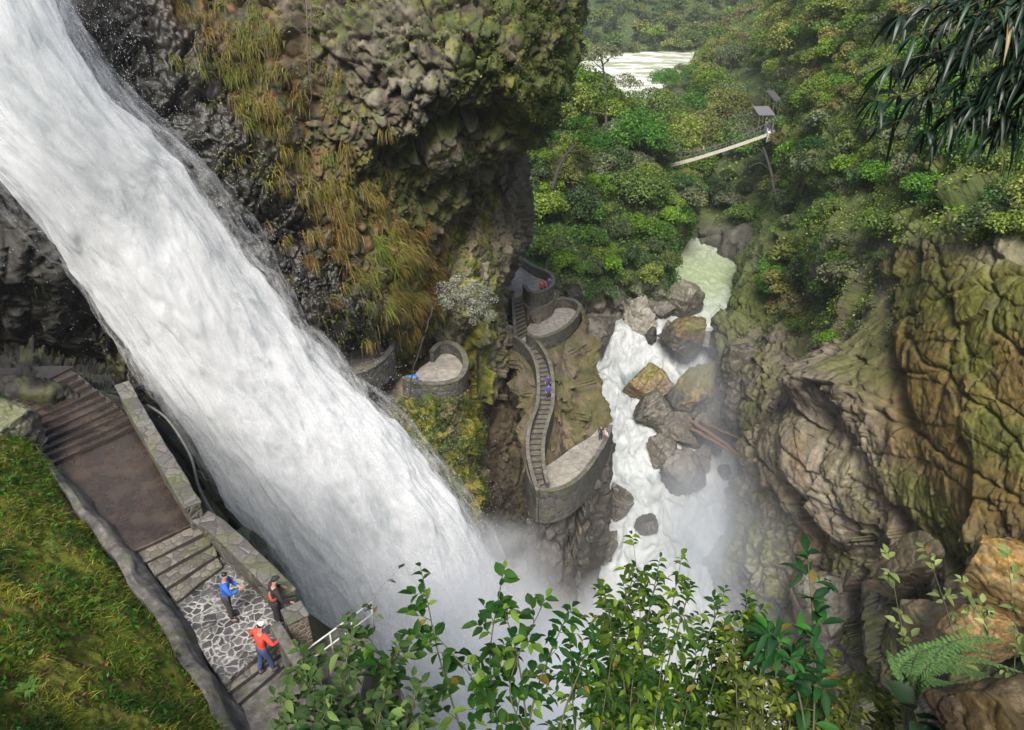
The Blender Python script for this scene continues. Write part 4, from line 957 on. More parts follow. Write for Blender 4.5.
# far hill beyond the river
for p, n_, x, y in spread_on('hill', lambda px, py: (px > 540) & (px < 800) & (py > -30) & (py < 56), 6.4, 4000, 1, 150):
    kd = pick([('far_yellow', 3), ('far_green', 4), ('far_dark', 3)]); 
    tree_later(kd, p - np.array([0, 0, .5]), rnd.uniform(.8, 1.35), rnd.uniform(0, 6.3), 'tree of the %s wood on the hill beyond the far river' % LBL[kd[4:]], 'tree', '%s trees on the hill beyond the river' % LBL[kd[4:]])
# right bank up the valley
for p, n_, x, y in spread_on('bank', lambda px, py: (px > 655) & (px < 850) & (py > -60) & (py < 222), lambda x, y: 5.4 if y < 60 else 3.6, 6000, 2, 200):
    if y < 70:
        kd = pick([('far_yellow', 5), ('far_green', 3), ('far_olive', 2)]); lab = 'tree in the %s canopy high on the valley side behind the footbridge' % LBL[kd[4:]]; g = LBL[kd[4:]] + ' trees high on the valley side'
        tree_later(kd, p - np.array([0, 0, .5]), rnd.uniform(.75, 1.2), rnd.uniform(0, 6.3), lab, 'tree', g)
    else:
        kd = pick([('yellow', 5), ('green', 3), ('grey', 2), ('lime', 1), ('big', 3), ('wide', 2), ('grand', 2)] if y < 160 else [('dark', 4), ('green', 3), ('grey', 2)])
        lab = '%s tree on the slope %s the footbridge' % (LBL[kd], 'beside' if y < 160 else 'below')
        if abs(x - 770) < 20 and 85 < y < 140: continue
        tree_later(kd + '_tree', p - np.array([0, 0, .8]), rnd.uniform(.6, 1.3), rnd.uniform(0, 6.3), lab, 'tree', lab.replace(' tree', ' trees'))
# wooded spur on the left bank
for p, n_, x, y in spread_on('spur', lambda px, py: (px > 500) & (px < np.where(py > 225, 664, 690)) & (py > 100) & (py < 282), lambda x, y: 3.0 if y < 250 else 2.3, 6000, 3, 140):
    kd = pick([('green', 2), ('yellow', 3), ('grey', 2), ('dark', 2), ('big', 3), ('grand', 3), ('wide', 3)] if y < 215 else [('yellow', 5), ('green', 5), ('dark', 2), ('grey', 1)])
    lab = '%s tree on the %s of the wooded spur left of the river' % (LBL[kd], 'crest' if y < 150 else 'flank' if y < 225 else 'lower edge')
    tree_later(kd + '_tree', p - np.array([0, 0, 1.2]), rnd.uniform(.6, 1.3) * (1 if y < 250 else .75), rnd.uniform(0, 6.3), lab, 'tree', lab.replace(' tree', ' trees'))
# overgrown slope on the right
for p, n_, x, y in spread_on('right', lambda px, py: (px > 775) & (px < 1080) & (py > -70) & (RVEG > .6), lambda x, y: 1.9 if x > 860 else 2.5, 12000, 4, 265):
    far = x < 850
    kd = pick([('olive', 3), ('yellow', 4), ('green', 4), ('grey', 3), ('dark', 1)] if y < 90 else [('green', 5), ('dark', 4), ('yellow', 3), ('grey', 2), ('olive', 1)])
    where = 'top' if y < 70 else 'middle' if y < 150 else 'lower part'
    lab = '%s shrub in the thicket on the %s of the right slope' % (LBL[kd], where)
    plant(kd + '_bush', p - n_ * .2 - np.array([0, 0, .5]), rnd.uniform(.75, 1.5) * (1.5 if far else 1.2), rnd.uniform(0, 6.3), lab, 'shrub', lab.replace(' shrub', ' shrubs'))
for p, n_, x, y in spread_on('right', lambda px, py: (px > 758) & (px < 862) & (py > -70) & (py < 122), 3.4, 5000, 7, 60):
    kd = pick([('yellow', 4), ('green', 4), ('olive', 2), ('big', 2)]); lab = '%s tree on the skyline ridge right of the footbridge landing' % LBL[kd]
    if abs(x - 772) < 20 and 85 < y: continue
    tree_later(kd + '_tree', p - np.array([0, 0, 1.]), rnd.uniform(.6, 1.1), rnd.uniform(0, 6.3), lab, 'tree', lab.replace(' tree', ' trees'))
# bushes clinging to the misty right wall
for p, n_, x, y in spread_on('right', lambda px, py: (px > 756) & (px < 885) & (py > 195) & (py < 350), 2.1, 5000, 6, 58):
    kd = pick([('dark', 3), ('grey', 4), ('green', 2)]); lab = '%s shrub clinging to the misty right wall of the gorge' % LBL[kd]
    plant(kd + '_bush', p - n_ * .3 - np.array([0, 0, .4]), rnd.uniform(.6, 1.0), rnd.uniform(0, 6.3), lab, 'shrub', lab.replace(' shrub', ' shrubs'))
# the 285 that show largest stand as trees of their own, the rest as one wood
def hides_bridge(a):
    h_ = {'big_tree': 4.6, 'grand_tree': 5.0, 'wide_tree': 4.2}.get(a[0], 2.6); x, y, D = proj(np.array(a[1]) + np.array([0, 0, h_ * a[2]])); r_ = KIND[a[0]][3] * a[2] * 1.15 * FPX / D
    if x + r_ < 684 or x - r_ > 785: return False
    t = np.clip((x - 668) / 106, 0, 1); yd = 165 - 34 * t - 2; return D < 138 - 16 * t + 4 and yd - 14 < y + r_ and y - r_ < yd + 4
TREES = [a for a in TREES if not hides_bridge(a)]
TREES.sort(key=lambda a: -KIND[a[0]][3] * a[2] / proj(a[1])[2])
for a in TREES[:285]: plant(*a)
VV, FF, CC, MI, k = [], [], [], [], 0
for kd, loc, sc, rz, *_ in TREES[285:]:
    me = KIND[kd][0]; v = np.empty(len(me.vertices) * 3, np.float32); me.vertices.foreach_get('co', v); v = v.reshape(-1, 3); cc = np.empty(len(v) * 4, np.float32); me.attributes['Col'].data.foreach_get('color', cc)
    nq = len(me.loops); li = np.empty(nq, np.int32); me.loops.foreach_get('vertex_index', li); keep = (len(v) if KIND[kd][1] else (np.abs(cc.reshape(-1, 4)[:, :3] - .06).max(1) > 1e-4).sum()) // 4 * 4
    v, cc = v[:keep], cc.reshape(-1, 4)[:keep, :3] * rnd.uniform(.75, 1.25); c_, s_ = math.cos(rz), math.sin(rz)
    v = np.stack([v[:, 0] * c_ - v[:, 1] * s_, v[:, 0] * s_ + v[:, 1] * c_, v[:, 2]], -1) * sc + loc
    VV.append(v); CC.append(cc); FF.append(np.arange(keep).reshape(-1, 4) + k); k += keep
o = mesh('far_wood', np.concatenate(VV), np.concatenate(FF), MAT['leaf'], col=np.concatenate(CC), smooth=False); o['kind'] = 'stuff'
o = plant('lime_tree', W(790, 108, 122) - np.array([0, 0, 5]), .95, 1., 'bright lime green bushy tree just above the footbridge landing', 'tree', None)
o = plant('yellow_bush', W(828, 350, 68), 1.0, 2., 'small yellow green shrub on the rock ledge of the right wall', 'shrub', None)
# leafy ground cover over the overgrown ground
def cover(name, parts, seed):
    rng = np.random.default_rng(seed); VV, FF, CC = [], [], []; k = 0
    for surf, mask, n_, lift, size, pal, patchy in parts:
        P, N, px, py = SURF[surf]; m = mask(px, py)
        cellA = np.linalg.norm(np.cross(np.gradient(P, axis=0), np.gradient(P, axis=1)), axis=-1) * m
        pr_ = cellA.ravel(); pr_ = pr_ / pr_.sum(); id_ = rng.choice(len(pr_), n_ * 2, p=pr_)
        pos = P.reshape(-1, 3)[id_]; nn = N.reshape(-1, 3)[id_]
        lump = fbm(pos / (lift * 2.2 + .2), 3, seed + 3); keep = np.nonzero(rng.random(n_ * 2) < sm(lump, .5 - .25 - patchy * .1, .5 + .15))[0][:n_]; pos, nn, lump = pos[keep], nn[keep], lump[keep]; q = len(pos)
        pos = pos + nn * (lift * rng.random((q, 1)) * (lump[:, None] * 1.6)) + np.array([0, 0, .3]) * lift * rng.random((q, 1)) + rng.normal(size=(q, 3)) * size * .5
        V, F = leaf_quads(pos, unit(nn * .5 + np.array([0, 0, .6]) + rng.normal(size=(q, 3)) * .55), size * (.5 + rng.random(q)), .55, rng)
        pal = np.array(pal); hue = fbm(pos / (lift * 6 + 1), 3, seed + 9)
        c = pal[0] + (pal[1] - pal[0]) * sm(hue, .35, .65)[:, None]; c = c * (.6 + .8 * rng.random((q, 1))); hot = rng.random(q) < .08; c[hot] = pal[2]
        VV.append(V); FF.append(F + k); CC.append(np.repeat(c, 4, 0)); k += len(V)
    o = mesh(name, np.concatenate(VV), np.concatenate(FF), MAT['leaf'], col=np.concatenate(CC), smooth=False); o['kind'] = 'stuff'; return o
RV = RVEG
cover('undergrowth', [('right', lambda px, py: (px > 770) & (px < 1100) & (py > -80) & (RV > .4), 130000, .9, .22, YG, .6), ('right', lambda px, py: (px > 730) & (px < 890) & (py > 215) & (py < 350), 16000, .5, .16, GG, .2)], 701)
cover('undergrowth', [('bank', lambda px, py: (px > 655) & (px < 850) & (py > -60) & (py < 230), 26000, 1.6, .55, YG, .6), ('spur', lambda px, py: (px > 500) & (px < 690) & (py > 95) & (py < 300), 30000, 1.2, .4, MG, .6)], 702)
cover('undergrowth', [('hill', lambda px, py: (px > 540) & (px < 800) & (py > -40) & (py < 56), 14000, 2.2, .9, MG, .6)], 703)
MOSS = [(.04, .07, .010), (.105, .12, .018), (.18, .17, .04)]
cover('cliff_greenery', [('cliff', lambda px, py: (px > 440) & (px < 575) & (py > -60) & (py < 165) & (fbm(np.stack([px / 22, py / 22, px * 0], -1), 3, 8) + .3 * sm(px, 470, 560) > .58), 26000, .4, .13, MOSS, .7),
    ('cliff', lambda px, py: (px > 320) & (px < 450) & (py > 170) & (py < 335) & (fbm(np.stack([px / 26, py / 26, px * 0], -1), 3, 12) > .44), 9000, .3, .14, MOSS, .4),
    ('cliff', lambda px, py: (px > 200) & (px < 500) & (py > -60) & (py < 200) & (fbm(np.stack([px / 16, py / 16, px * 0], -1), 3, 15) > .6), 6000, .25, .13, OL, .4),
    ('column', lambda px, py: (px > 415) & (px < 500) & (py > 130) & (py < 330), 8000, .2, .15, MOSS, .3),
    ('slot', lambda px, py: (px > 395) & (px < 478) & (py > 398) & (py < 520) & (px > 395 + (py - 398) * .25), 9000, .3, .15, MOSS, .3)], 704)

# ---- grass: drooping tufts on the cliff, and the sward of the bank
def blades(name, pos, nrm, L, wdt, cols, droop, rng, m='grass', spreadk=.5, segs=3):
    n = len(pos); d = unit(nrm + rng.normal(size=(n, 3)) * spreadk); L = L[:, None]; sd = unit(np.cross(d, rng.normal(size=(n, 3)))); pts = []
    p = pos.copy(); dd = d.copy(); V = []
    for k in range(segs + 1):
        wk = wdt[:, None] * (1 - (k / segs) ** 1.5 * .92); V += [p - sd * wk, p + sd * wk]
        dd = unit(dd + np.array([0, 0, -1.]) * droop * (k + 1) / segs); p = p + dd * L / segs
    V = np.stack(V, 1); b = np.arange(n)[:, None, None] * (2 * segs + 2); q = np.stack([np.array([2 * k, 2 * k + 1, 2 * k + 3, 2 * k + 2]) for k in range(segs)])[None]
    o = mesh(name, V.reshape(-1, 3), (b + q).reshape(-1, 4), MAT[m], col=np.repeat(cols, 2 * segs + 2, 0), smooth=True); o['kind'] = 'stuff'; return o
def sample(surf, mask, n_, seed):
    rng = np.random.default_rng(seed); P, N, px, py = SURF[surf]; m = mask(px, py)
    A = np.linalg.norm(np.cross(np.gradient(P, axis=0), np.gradient(P, axis=1)), axis=-1) * m; pr_ = A.ravel() / A.sum(); id_ = rng.choice(A.size, n_, p=pr_)
    return P.reshape(-1, 3)[id_], N.reshape(-1, 3)[id_], px.ravel()[id_], py.ravel()[id_], rng
def tufted(P, rng, n_, k, spread):
    """n_ tufts of k blades: indices into P and small offsets"""
    id_ = np.repeat(rng.integers(0, len(P), n_), k); return id_, rng.normal(size=(n_ * k, 3)) * spread
bandm = lambda px, py: np.exp(-(segdist(px, py, [(190, -80), (212, 0), (275, 95), (345, 220), (405, 280)]) / 42) ** 2) * (fbm(np.stack([px / 20, py / 20, px * 0], -1), 3, 33) > .43)
P, N, px, py, rng = sample('cliff', bandm, 4000, 801)
id_, off = tufted(P, rng, 620, 36, .2); pos = P[id_] + off; hue = np.clip(fbm(pos / 3., 3, 44) + rng.normal(size=len(pos)) * .12, 0, 1)[:, None]
cols = np.array([.16, .09, .025]) + (np.array([.26, .215, .05]) - np.array([.16, .09, .025])) * sm(hue, .35, .65); gr = sm(hue, .56, .74); cols = cols + (np.array([.11, .15, .02]) - cols) * gr; cols *= .6 + .7 * rng.random((len(pos), 1))
blades('cliff_grass', pos, N[id_], .5 + .8 * rng.random(len(pos)), .014 + .012 * rng.random(len(pos)), cols, 1.1, rng, spreadk=.35)
# hanging dry roots and moss under the lip
P, N, px, py, rng = sample('cliff', lambda px, py: (px > 300) & (px < 440) & (py > 285) & (py < 335), 900, 803)
blades('cliff_grass', P, N, .6 + 1.2 * rng.random(900), np.full(900, .02), np.array([.10, .10, .025]) * (.5 + rng.random((900, 1))), 2., rng)
P, N, px, py, rng = sample('cave', lambda px, py: (px > -60) & (px < 45) & (py > 205) & (py < 300), 1500, 804)
blades('cliff_grass', P, N, .6 + 1.2 * rng.random(1500), np.full(1500, .025), np.array([.10, .16, .02]) * (.5 + .8 * rng.random((1500, 1))), 1.4, rng)
# the bank
P, N, px, py, rng = sample('bankgrass', lambda px, py: (px > -120) & (px < 300) & (py > 380) & (py < 860) & (np.arange(330)[None] > 28), 40000, 805)
den = fbm(P / .8, 3, 55); id_ = rng.choice(len(P), 52000, p=(.12 + 1.6 * sm(den, .42, .56)) / (.12 + 1.6 * sm(den, .42, .56)).sum()); pos = P[id_] + rng.normal(size=(len(id_), 3)) * .03
hue = np.clip(fbm(pos / 1.4, 3, 56) + rng.normal(size=len(pos)) * .10, 0, 1)
cols = np.array([.12, .165, .016]) + (np.array([.27, .25, .04]) - np.array([.12, .165, .016])) * sm(hue, .45, .65)[:, None]; drk = fbm(pos / 1.1, 3, 58) > .56; cols[drk] = np.array([.045, .095, .010]); dry = rng.random(len(pos)) < .08; cols[dry] = (.30, .22, .09); cols *= .55 + .8 * rng.random((len(pos), 1))
Dd = np.linalg.norm(pos - np.array([0, 0, H]), axis=1)
blades('bank_grass', pos, unit(N[id_] + np.array([0, 0, .5])), (.08 + .26 * rng.random(len(pos)) ** 2), .006 + .005 * rng.random(len(pos)), cols, .7, rng, spreadk=.6)
pos, nn = P[:9000] + N[:9000] * .08, N[:9000]; keep = fbm(pos / .9, 3, 57) > .47; pos, nn = pos[keep], nn[keep]; q = len(pos)
V, F = leaf_quads(pos + rng.normal(size=(q, 3)) * .05, unit(nn + rng.normal(size=(q, 3)) * .6), .07 + .13 * rng.random(q), .45, rng)
V2, F2 = leaf_quads(P[9000:13000] + N[9000:13000] * .06 + rng.normal(size=(4000, 3)) * .04, unit(N[9000:13000] + rng.normal(size=(4000, 3)) * .5), .05 + .09 * rng.random(4000), .4, rng); lit = mesh('leaf_litter', V2, F2, MAT['leaf'], col=np.repeat(np.array([.16, .085, .03]) * (.4 + 1.1 * rng.random((4000, 1))), 4, 0), smooth=False); lit['kind'] = 'stuff'
o = mesh('bank_herbs', V, F, MAT['leaf'], col=np.repeat(np.array([.06, .13, .015]) * (.6 + .9 * rng.random((q, 1))), 4, 0), smooth=False); o['kind'] = 'stuff'
# ================================================================ boulders, logs, bridge, people
def ico(sub):
    bm = bmesh.new(); bmesh.ops.create_icosphere(bm, subdivisions=sub, radius=1); V = np.array([v.co for v in bm.verts]); F = np.array([[v.index for v in f.verts] for f in bm.faces]); bm.free(); return V, F
ICO = ico(6); ICO4 = ico(4)
def boulder(px, py, z, wpx, hpx, label, c1, c2=None, seed=0, depth=1., D=None, tilt=0., name='boulder', topmoss=0., mat='rock', fine=1.):
    """px, py: where its foot meets the water or ground; wpx, hpx: apparent size"""
    p = W(px, py, D) if D else WZ(px, py, z); _, _, dd = proj(p); rx = wpx / 2 * dd / FPX; rz = hpx / 2 * dd / FPX * 1.05
    V = ICO[0].copy(); rng = np.random.default_rng(seed + 900); V = V * (1 + (fbm(V * 1.3 + seed, 3, seed + 11) - .5) * .9)[:, None]
    # a handful of split planes give the block its flat faces
    for k in range(13):
        n = unit(rng.normal(size=3)); dcut = .42 + .38 * rng.random(); s_ = V @ n; V = V - np.outer(np.maximum(s_ - dcut, 0) * .93, n)
    V = V / np.abs(V).max(0) * np.array([rx, rx * depth, rz]); sc = max(rx, rz)
    h, c, r = blocks(V / sc * 3 + seed, 1., seed + 5); h2, c2_, r2 = blocks(V / sc * 9 + seed, 1., seed + 7); N = unit(V)
    V = V + N * (sc * (.05 * h - .03 * np.exp(-c / .06) + .012 * h2 + (fbm(V / sc * 5 + seed, 4, seed) - .5) * .10 * fine))[:, None]
    ct, st = math.cos(tilt), math.sin(tilt); V = np.stack([V[:, 0] * ct - V[:, 2] * st, V[:, 1], V[:, 0] * st + V[:, 2] * ct], -1)
    f = fbm(V / sc * 4 + seed, 4, seed + 3); col = np.ones(V.shape) * np.array(c1) * (.6 + .8 * f)[:, None]
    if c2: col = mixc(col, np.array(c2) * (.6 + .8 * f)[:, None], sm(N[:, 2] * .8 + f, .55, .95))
    if topmoss: col = mixc(col, [.07, .085, .015], topmoss * sm(N[:, 2] + f, .9, 1.3))
    o = mesh(name, V, ICO[1], MAT[mat], col=col, attrs={'rough': np.full(len(V), .5)}); o.location = p + np.array([0, rx * depth * .3, rz * .62]); tag(o, label, 'rock'); return o
GR = (.095, .088, .077); DK = (.05, .046, .041); BR = (.12, .085, .045); MS = (.15, .115, .035)
for k, a in enumerate([
    (652, 394, -56.8, 62, 36, 'flat brown mossy slab of rock in the middle of the white rapids', BR, MS, .9),
    (696, 412, -57.6, 74, 62, 'biggest brown boulder with ochre top standing in the rapids', DK, MS, .9),
    (686, 351, -53.8, 52, 40, 'dark brown square boulder at the head of the rapids', DK, BR, .9),
    (656, 424, -58.2, 44, 34, 'dark rounded grey boulder below the flat mossy slab', DK, GR, 1.),
    (678, 440, -58.6, 46, 30, 'low grey boulder wedged behind the driftwood logs', GR, None, 1.),
    (664, 462, -59.3, 34, 28, 'small grey boulder above the dark rounded one in the lower rapids', GR, None, 1.),
    (684, 484, -59.8, 50, 40, 'dark grey boulder with rounded back in the lower rapids', DK, GR, 1.),
    (650, 534, -61, 28, 30, 'lone dark boulder in the mist right of the tower foot', DK, None, 1.),
    (620, 520, -60.6, 32, 50, 'tall grey boulder in the mist beside the tower wall', GR, None, 1.),
    (604, 566, -61.6, 36, 60, 'grey rock in thick mist at the foot of the tower', GR, None, 1.),
    (638, 336, -54, 36, 52, 'pale pointed rock leaning on the foot of the left bank cliff', (.24, .23, .21), None, 1.),
    (678, 322, -53.2, 50, 50, 'large grey boulder at the tip of the wooded spur', GR, (.13, .125, .10), .9),
    (658, 322, -53.2, 40, 34, 'grey boulder between the pale pointed rock and the large one', DK, GR, .9),
    (716, 425, -58.4, 44, 62, 'upright grey rock leaning against the right wall of the rapids', GR, None, 1.),
    (737, 445, -58.8, 36, 50, 'dark wet rock in the mist under the right wall', DK, None, 1.),
    (704, 440, -58.6, 30, 40, 'narrow grey rock between the big brown boulder and the logs', GR, None, 1.),
    (592, 352, -54, 50, 56, 'grey broken cliff block at the water behind the tower', GR, None, .9)]):
    boulder(*a[:8], seed=10 * k + 3, depth=a[8], tilt=random.uniform(-.3, .3), topmoss=.5 if k in (0, 1, 2) else 0)
boulder(738, 392, 0, 52, 70, 'tall dark rock standing against the right wall beside the head of the rapids', (.07, .065, .055), None, seed=505, D=90, tilt=.2)
boulder(902, 592, 0, 46, 92, 'leaning brown slab of rock between the pale bulge and the ochre boulder', (.06, .05, .034), (.075, .064, .04), seed=507, D=47, tilt=-.3)
boulder(1016, 602, 0, 104, 100, 'big ochre boulder with a flat golden top at the right edge', (.10, .07, .028), (.20, .125, .03), seed=411, depth=.9, D=36, tilt=-.15)
boulder(985, 655, 0, 80, 70, 'brown broken boulder below the big ochre one', (.12, .085, .04), (.18, .12, .05), seed=421, depth=.9, D=37, tilt=.2)
boulder(930, 650, 0, 70, 80, 'grey brown angular boulder at the foot of the right wall', (.11, .09, .06), (.16, .13, .08), seed=431, depth=.9, D=44, tilt=.3)
boulder(830, 640, 0, 80, 100, 'smooth grey boulder in the mist behind the dark leaved stem', (.12, .11, .095), None, seed=441, depth=.9, D=62, tilt=.3)
boulder(575, 300, 0, 22, 20, 'small black boulder under the trees of the left bank', (.02, .02, .018), None, seed=451, D=104)
boulder(1040, 800, 0, 190, 105, 'dark brown mossy rock close by in the bottom right corner', (.035, .022, .010), (.05, .035, .012), seed=461, D=3.2, mat='near_rock')
boulder(12, 452, 0, 60, 70, 'grey rounded boulder with leaves at the head of the bank', (.11, .105, .095), None, seed=471, D=23.0, topmoss=.6)
boulder(360, 356, 0, 40, 22, 'pale grey block of rock on the inner side of the crescent lookout', (.13, .12, .105), None, seed=481, D=57)
boulder(382, 436, 0, 40, 60, 'grey block of rock below the crescent lookout at the edge of the spray', (.12, .112, .10), None, seed=491, D=57.5)
# the small wet rocks between the big ones
rng = np.random.default_rng(515)
for k, (x, y, z) in enumerate([(700, 395, -57.3), (722, 405, -57.8), (712, 380, -57), (730, 392, -57.4), (745, 410, -58), (748, 430, -58.4), (722, 440, -58.7), (716, 455, -59), (690, 446, -58.9), (702, 460, -59.1), (668, 398, -57.4), (745, 470, -59.4), (738, 500, -60.4), (744, 530, -61), (735, 560, -61.8), (668, 336, -53.6), (650, 344, -54.2), (704, 345, -54), (718, 352, -54.6), (700, 470, -59.5), (725, 478, -59.8)]):
    boulder(x, y, z, rng.uniform(14, 28), rng.uniform(12, 24), 'small wet grey rock among the boulders and foam of the rapids', GR if k % 2 else DK, None, seed=600 + 7 * k, tilt=rng.uniform(-.4, .4), name='rock')['group'] = 'small wet rocks in the rapids'
# driftwood
MAT['dark_bark'] = plain('dark_bark', (.03, .025, .02), .9, .4, 6)
MAT['drift'] = plain('driftwood', (.15, .085, .05), .8, .4, 5, .02)
for k, (a, b, da, db, r_, lab) in enumerate([((686, 418), (748, 462), 98, 84, .34, 'longest brown driftwood log lying across the rocks'), ((690, 428), (738, 458), 96, 86, .26, 'shorter reddish driftwood log below the longest one'), ((700, 422), (764, 452), 95, 80, .2, 'thin driftwood pole above the longest log')]):
    p = cr(np.array([W(*a, da), W((a[0] + b[0]) / 2, (a[1] + b[1]) / 2 - 2, (da + db) / 2), W(*b, db)]), 12) + RNG.normal(size=(12, 3)) * .05
    tag(mesh('driftwood_log', *tube(p, np.linspace(r_, r_ * .55, 12), 8), MAT['drift']), lab, 'log')
# roots and lianas on the cliff
def liana(pts, r_, label, m='pale_bark', n=24):
    p = cr(np.array([W(*q) for q in pts]), n) + RNG.normal(size=(n, 3)) * r_ * .8
    return tag(mesh('liana', *tube(p, np.linspace(r_, r_ * .6, n), 6), MAT['bark' if m == 'pale_bark' else 'dark_bark']), label, 'liana')
liana([(302, -60, 40.6), (306, 10, 40.8), (308, 60, 41), (312, 105, 42)], .04, 'pale hanging root coming down the gully beside the bare cobbles')
liana([(310, -60, 40.5), (311, 20, 40.7), (310, 70, 41), (304, 100, 42)], .028, 'thinner pale root twisting round the longer hanging root')
liana([(128, 372, 28.6), (131, 388, 27.6), (130, 402, 26.8)], .06, 'dark root hanging at the top end of the reddish parapet wall', 'bark', 10)
liana([(408, 400, 52.5), (415, 365, 52), (428, 325, 51), (440, 290, 52)], .07, 'thin bare trunk rising past the horseshoe lookout', 'bark')

# footbridge
MAT['plank'] = plain('bridge_planks', (.46, .43, .37), .8, .15, 3); MAT['cable'] = plain('steel_cable', (.12, .12, .12), .5, .2)
A0, A1 = W(668, 165, 138), W(774, 131, 122); fb = empty('footbridge', A0); tag(fb, 'long pale footbridge hung across the gorge below the wooded hillside', 'bridge')
f = np.linspace(0, 1, 41)[:, None]; dk = A0 * (1 - f) + A1 * f; dk[:, 2] -= .3 * (4 * f * (1 - f))[:, 0]; dl = dk - A0
solid('deck', prism_strip(dl, 2.2, .06, -.5), MAT['plank'], fb)
hd = (A1 - A0)[:2] / np.linalg.norm((A1 - A0)[:2]); nr = np.array([-hd[1], hd[0], 0])
for s_ in (-1, 1):
    e_ = dl + nr * s_ * 1.05; t_ = e_.copy(); t_[:, 2] += 1.0 + 1.2 * ((2 * f[:, 0] - 1) ** 2)
    mesh('cable', *tube(t_, .05, 5), MAT['cable'], fb)
    mesh('railing', *joinVF([tube([e_[i], (e_[i] + t_[i]) / 2, t_[i]], .022, 4) for i in range(0, 41, 2)] + [tube(e_ * .5 + t_ * .5, .02, 4)]), MAT['cable'], fb)
for e_ in (dl[0], dl[-1]):
    for s_ in (-1, 1): q = e_ + nr * s_ * .9; solid('post', bx(q[0], q[1], q[2] + .6, .3, .3, 3.4), MAT['capping'], fb)
lz = A1[2] - H
cl = solid('bridge_landing', slab(list(pz([(768, 133), (782, 128), (790, 114), (786, 106), (772, 108), (765, 120)], lz)), 1.6), plain('pale_concrete', (.5, .48, .46), .8, .2, 2), None, .05); tag(cl, 'pale concrete landing at the right end of the footbridge', 'landing')
def shelter(px, py, D, w_, d_, hgt, rz, label, rc, slope):
    o = empty('shelter', W(px, py, D), rz); tag(o, label, 'shelter')
    v, q = bx(0, 0, hgt, w_, d_, .12); v = [(x, y, z + slope * x) for x, y, z in v]
    solid('roof', (v, q), plain('grey_roof', rc, .7, .15), o)
    for x in (-.42, .42):
        for y in (-.4, .4): h_ = hgt + slope * x * w_; solid('post', bx(x * w_, y * d_, h_ / 2 - 1.5, .14, .14, h_ + 2.9), MAT['bark'], o)
shelter(762, 121, 124, 3.4, 2.8, 1.7, -1.5, 'small shelter with a flat dark grey roof beside the bridge landing', (.10, .097, .105), -.22)
shelter(772, 107, 128, 3.0, 1.5, 1.9, -1.3, 'smaller narrow shelter with a dark tilted roof above the bridge landing', (.04, .042, .045), -.4)
MAT['dark_bark'] = plain('dark_bark', (.03, .025, .02), .9, .4, 6)
# dead trunk and its branches before the bridge
def snag(name, stem, branches, r_, label, m='dark_bark'):
    o = empty(name, W(*stem[0])); og = np.array(o.location); P = cr(np.array([W(*q) for q in stem]), 20) - og
    tag(o, label, 'tree'); mesh('trunk', *tube(P, np.linspace(r_, r_ * .45, 20), 8), MAT[m], o)
    for b in branches: q = cr(np.array([W(*x) for x in b]), 9) - og; mesh('limb', *tube(q, np.linspace(r_ * .45, r_ * .12, 9), 5), MAT[m], o)
    return o
snag('dead_tree', [(777, 232, 110), (775, 200, 110.5), (771, 172, 111), (763, 147, 111.5)], [[(770, 170, 113), (760, 163, 113), (748, 168, 113)], [(766, 156, 113.4), (758, 148, 113), (752, 150, 113)], [(772, 178, 110.8), (780, 170, 110), (784, 160, 110)], [(774, 190, 113), (768, 183, 112)]], .34, 'bare dark trunk standing before the footbridge')
for st, br, r_, lb in [([(606, 140, 134), (606, 110, 134), (605, 80, 134), (600, 52, 134)], [[(606, 96, 134), (598, 90, 133), (588, 92, 133)], [(605, 88, 134), (616, 82, 133), (624, 84, 133)], [(603, 70, 134), (592, 60, 134)], [(602, 66, 134), (612, 56, 134)]], .32, 'tall slim tree with a flat crown rising before the far river'),
                   ([(552, 190, 108), (560, 165, 108), (570, 150, 108), (585, 138, 108)], [[(560, 165, 108), (552, 150, 107), (550, 138, 107)], [(568, 152, 108), (584, 150, 107), (596, 146, 107)], [(574, 146, 108), (574, 132, 108), (580, 124, 108)]], .3, 'leaning brown tree with crooked bare limbs on the wooded spur'),
                   ([(540, 300, 96), (545, 275, 97), (551, 250, 98), (557, 232, 98)], [[(549, 256, 98), (541, 248, 97)]], .2, 'thin pale trunk leaning out over the upper terrace')]:
    o = snag('tree', st, br, r_, lb); og = np.array(o.location); rng = np.random.default_rng(int(r_ * 1000))
    cl_, k0 = [], 0; VV, FF, CC = [], [], []
    tips = [b[-1] for b in br] + [st[-1]]
    for t in tips:
        V, F, c_, _, _ = crown_arrays(rng, 3.0 if 'flat' in lb else 2.2, .5, 10, 800, .36, GG if 'flat' in lb else MG); V = V + W(*t) - og; VV.append(V); FF.append(F + k0); CC.append(c_); k0 += len(V)
    mesh('crown', np.concatenate(VV), np.concatenate(FF), MAT['leaf'], o, col=np.concatenate(CC), smooth=False)
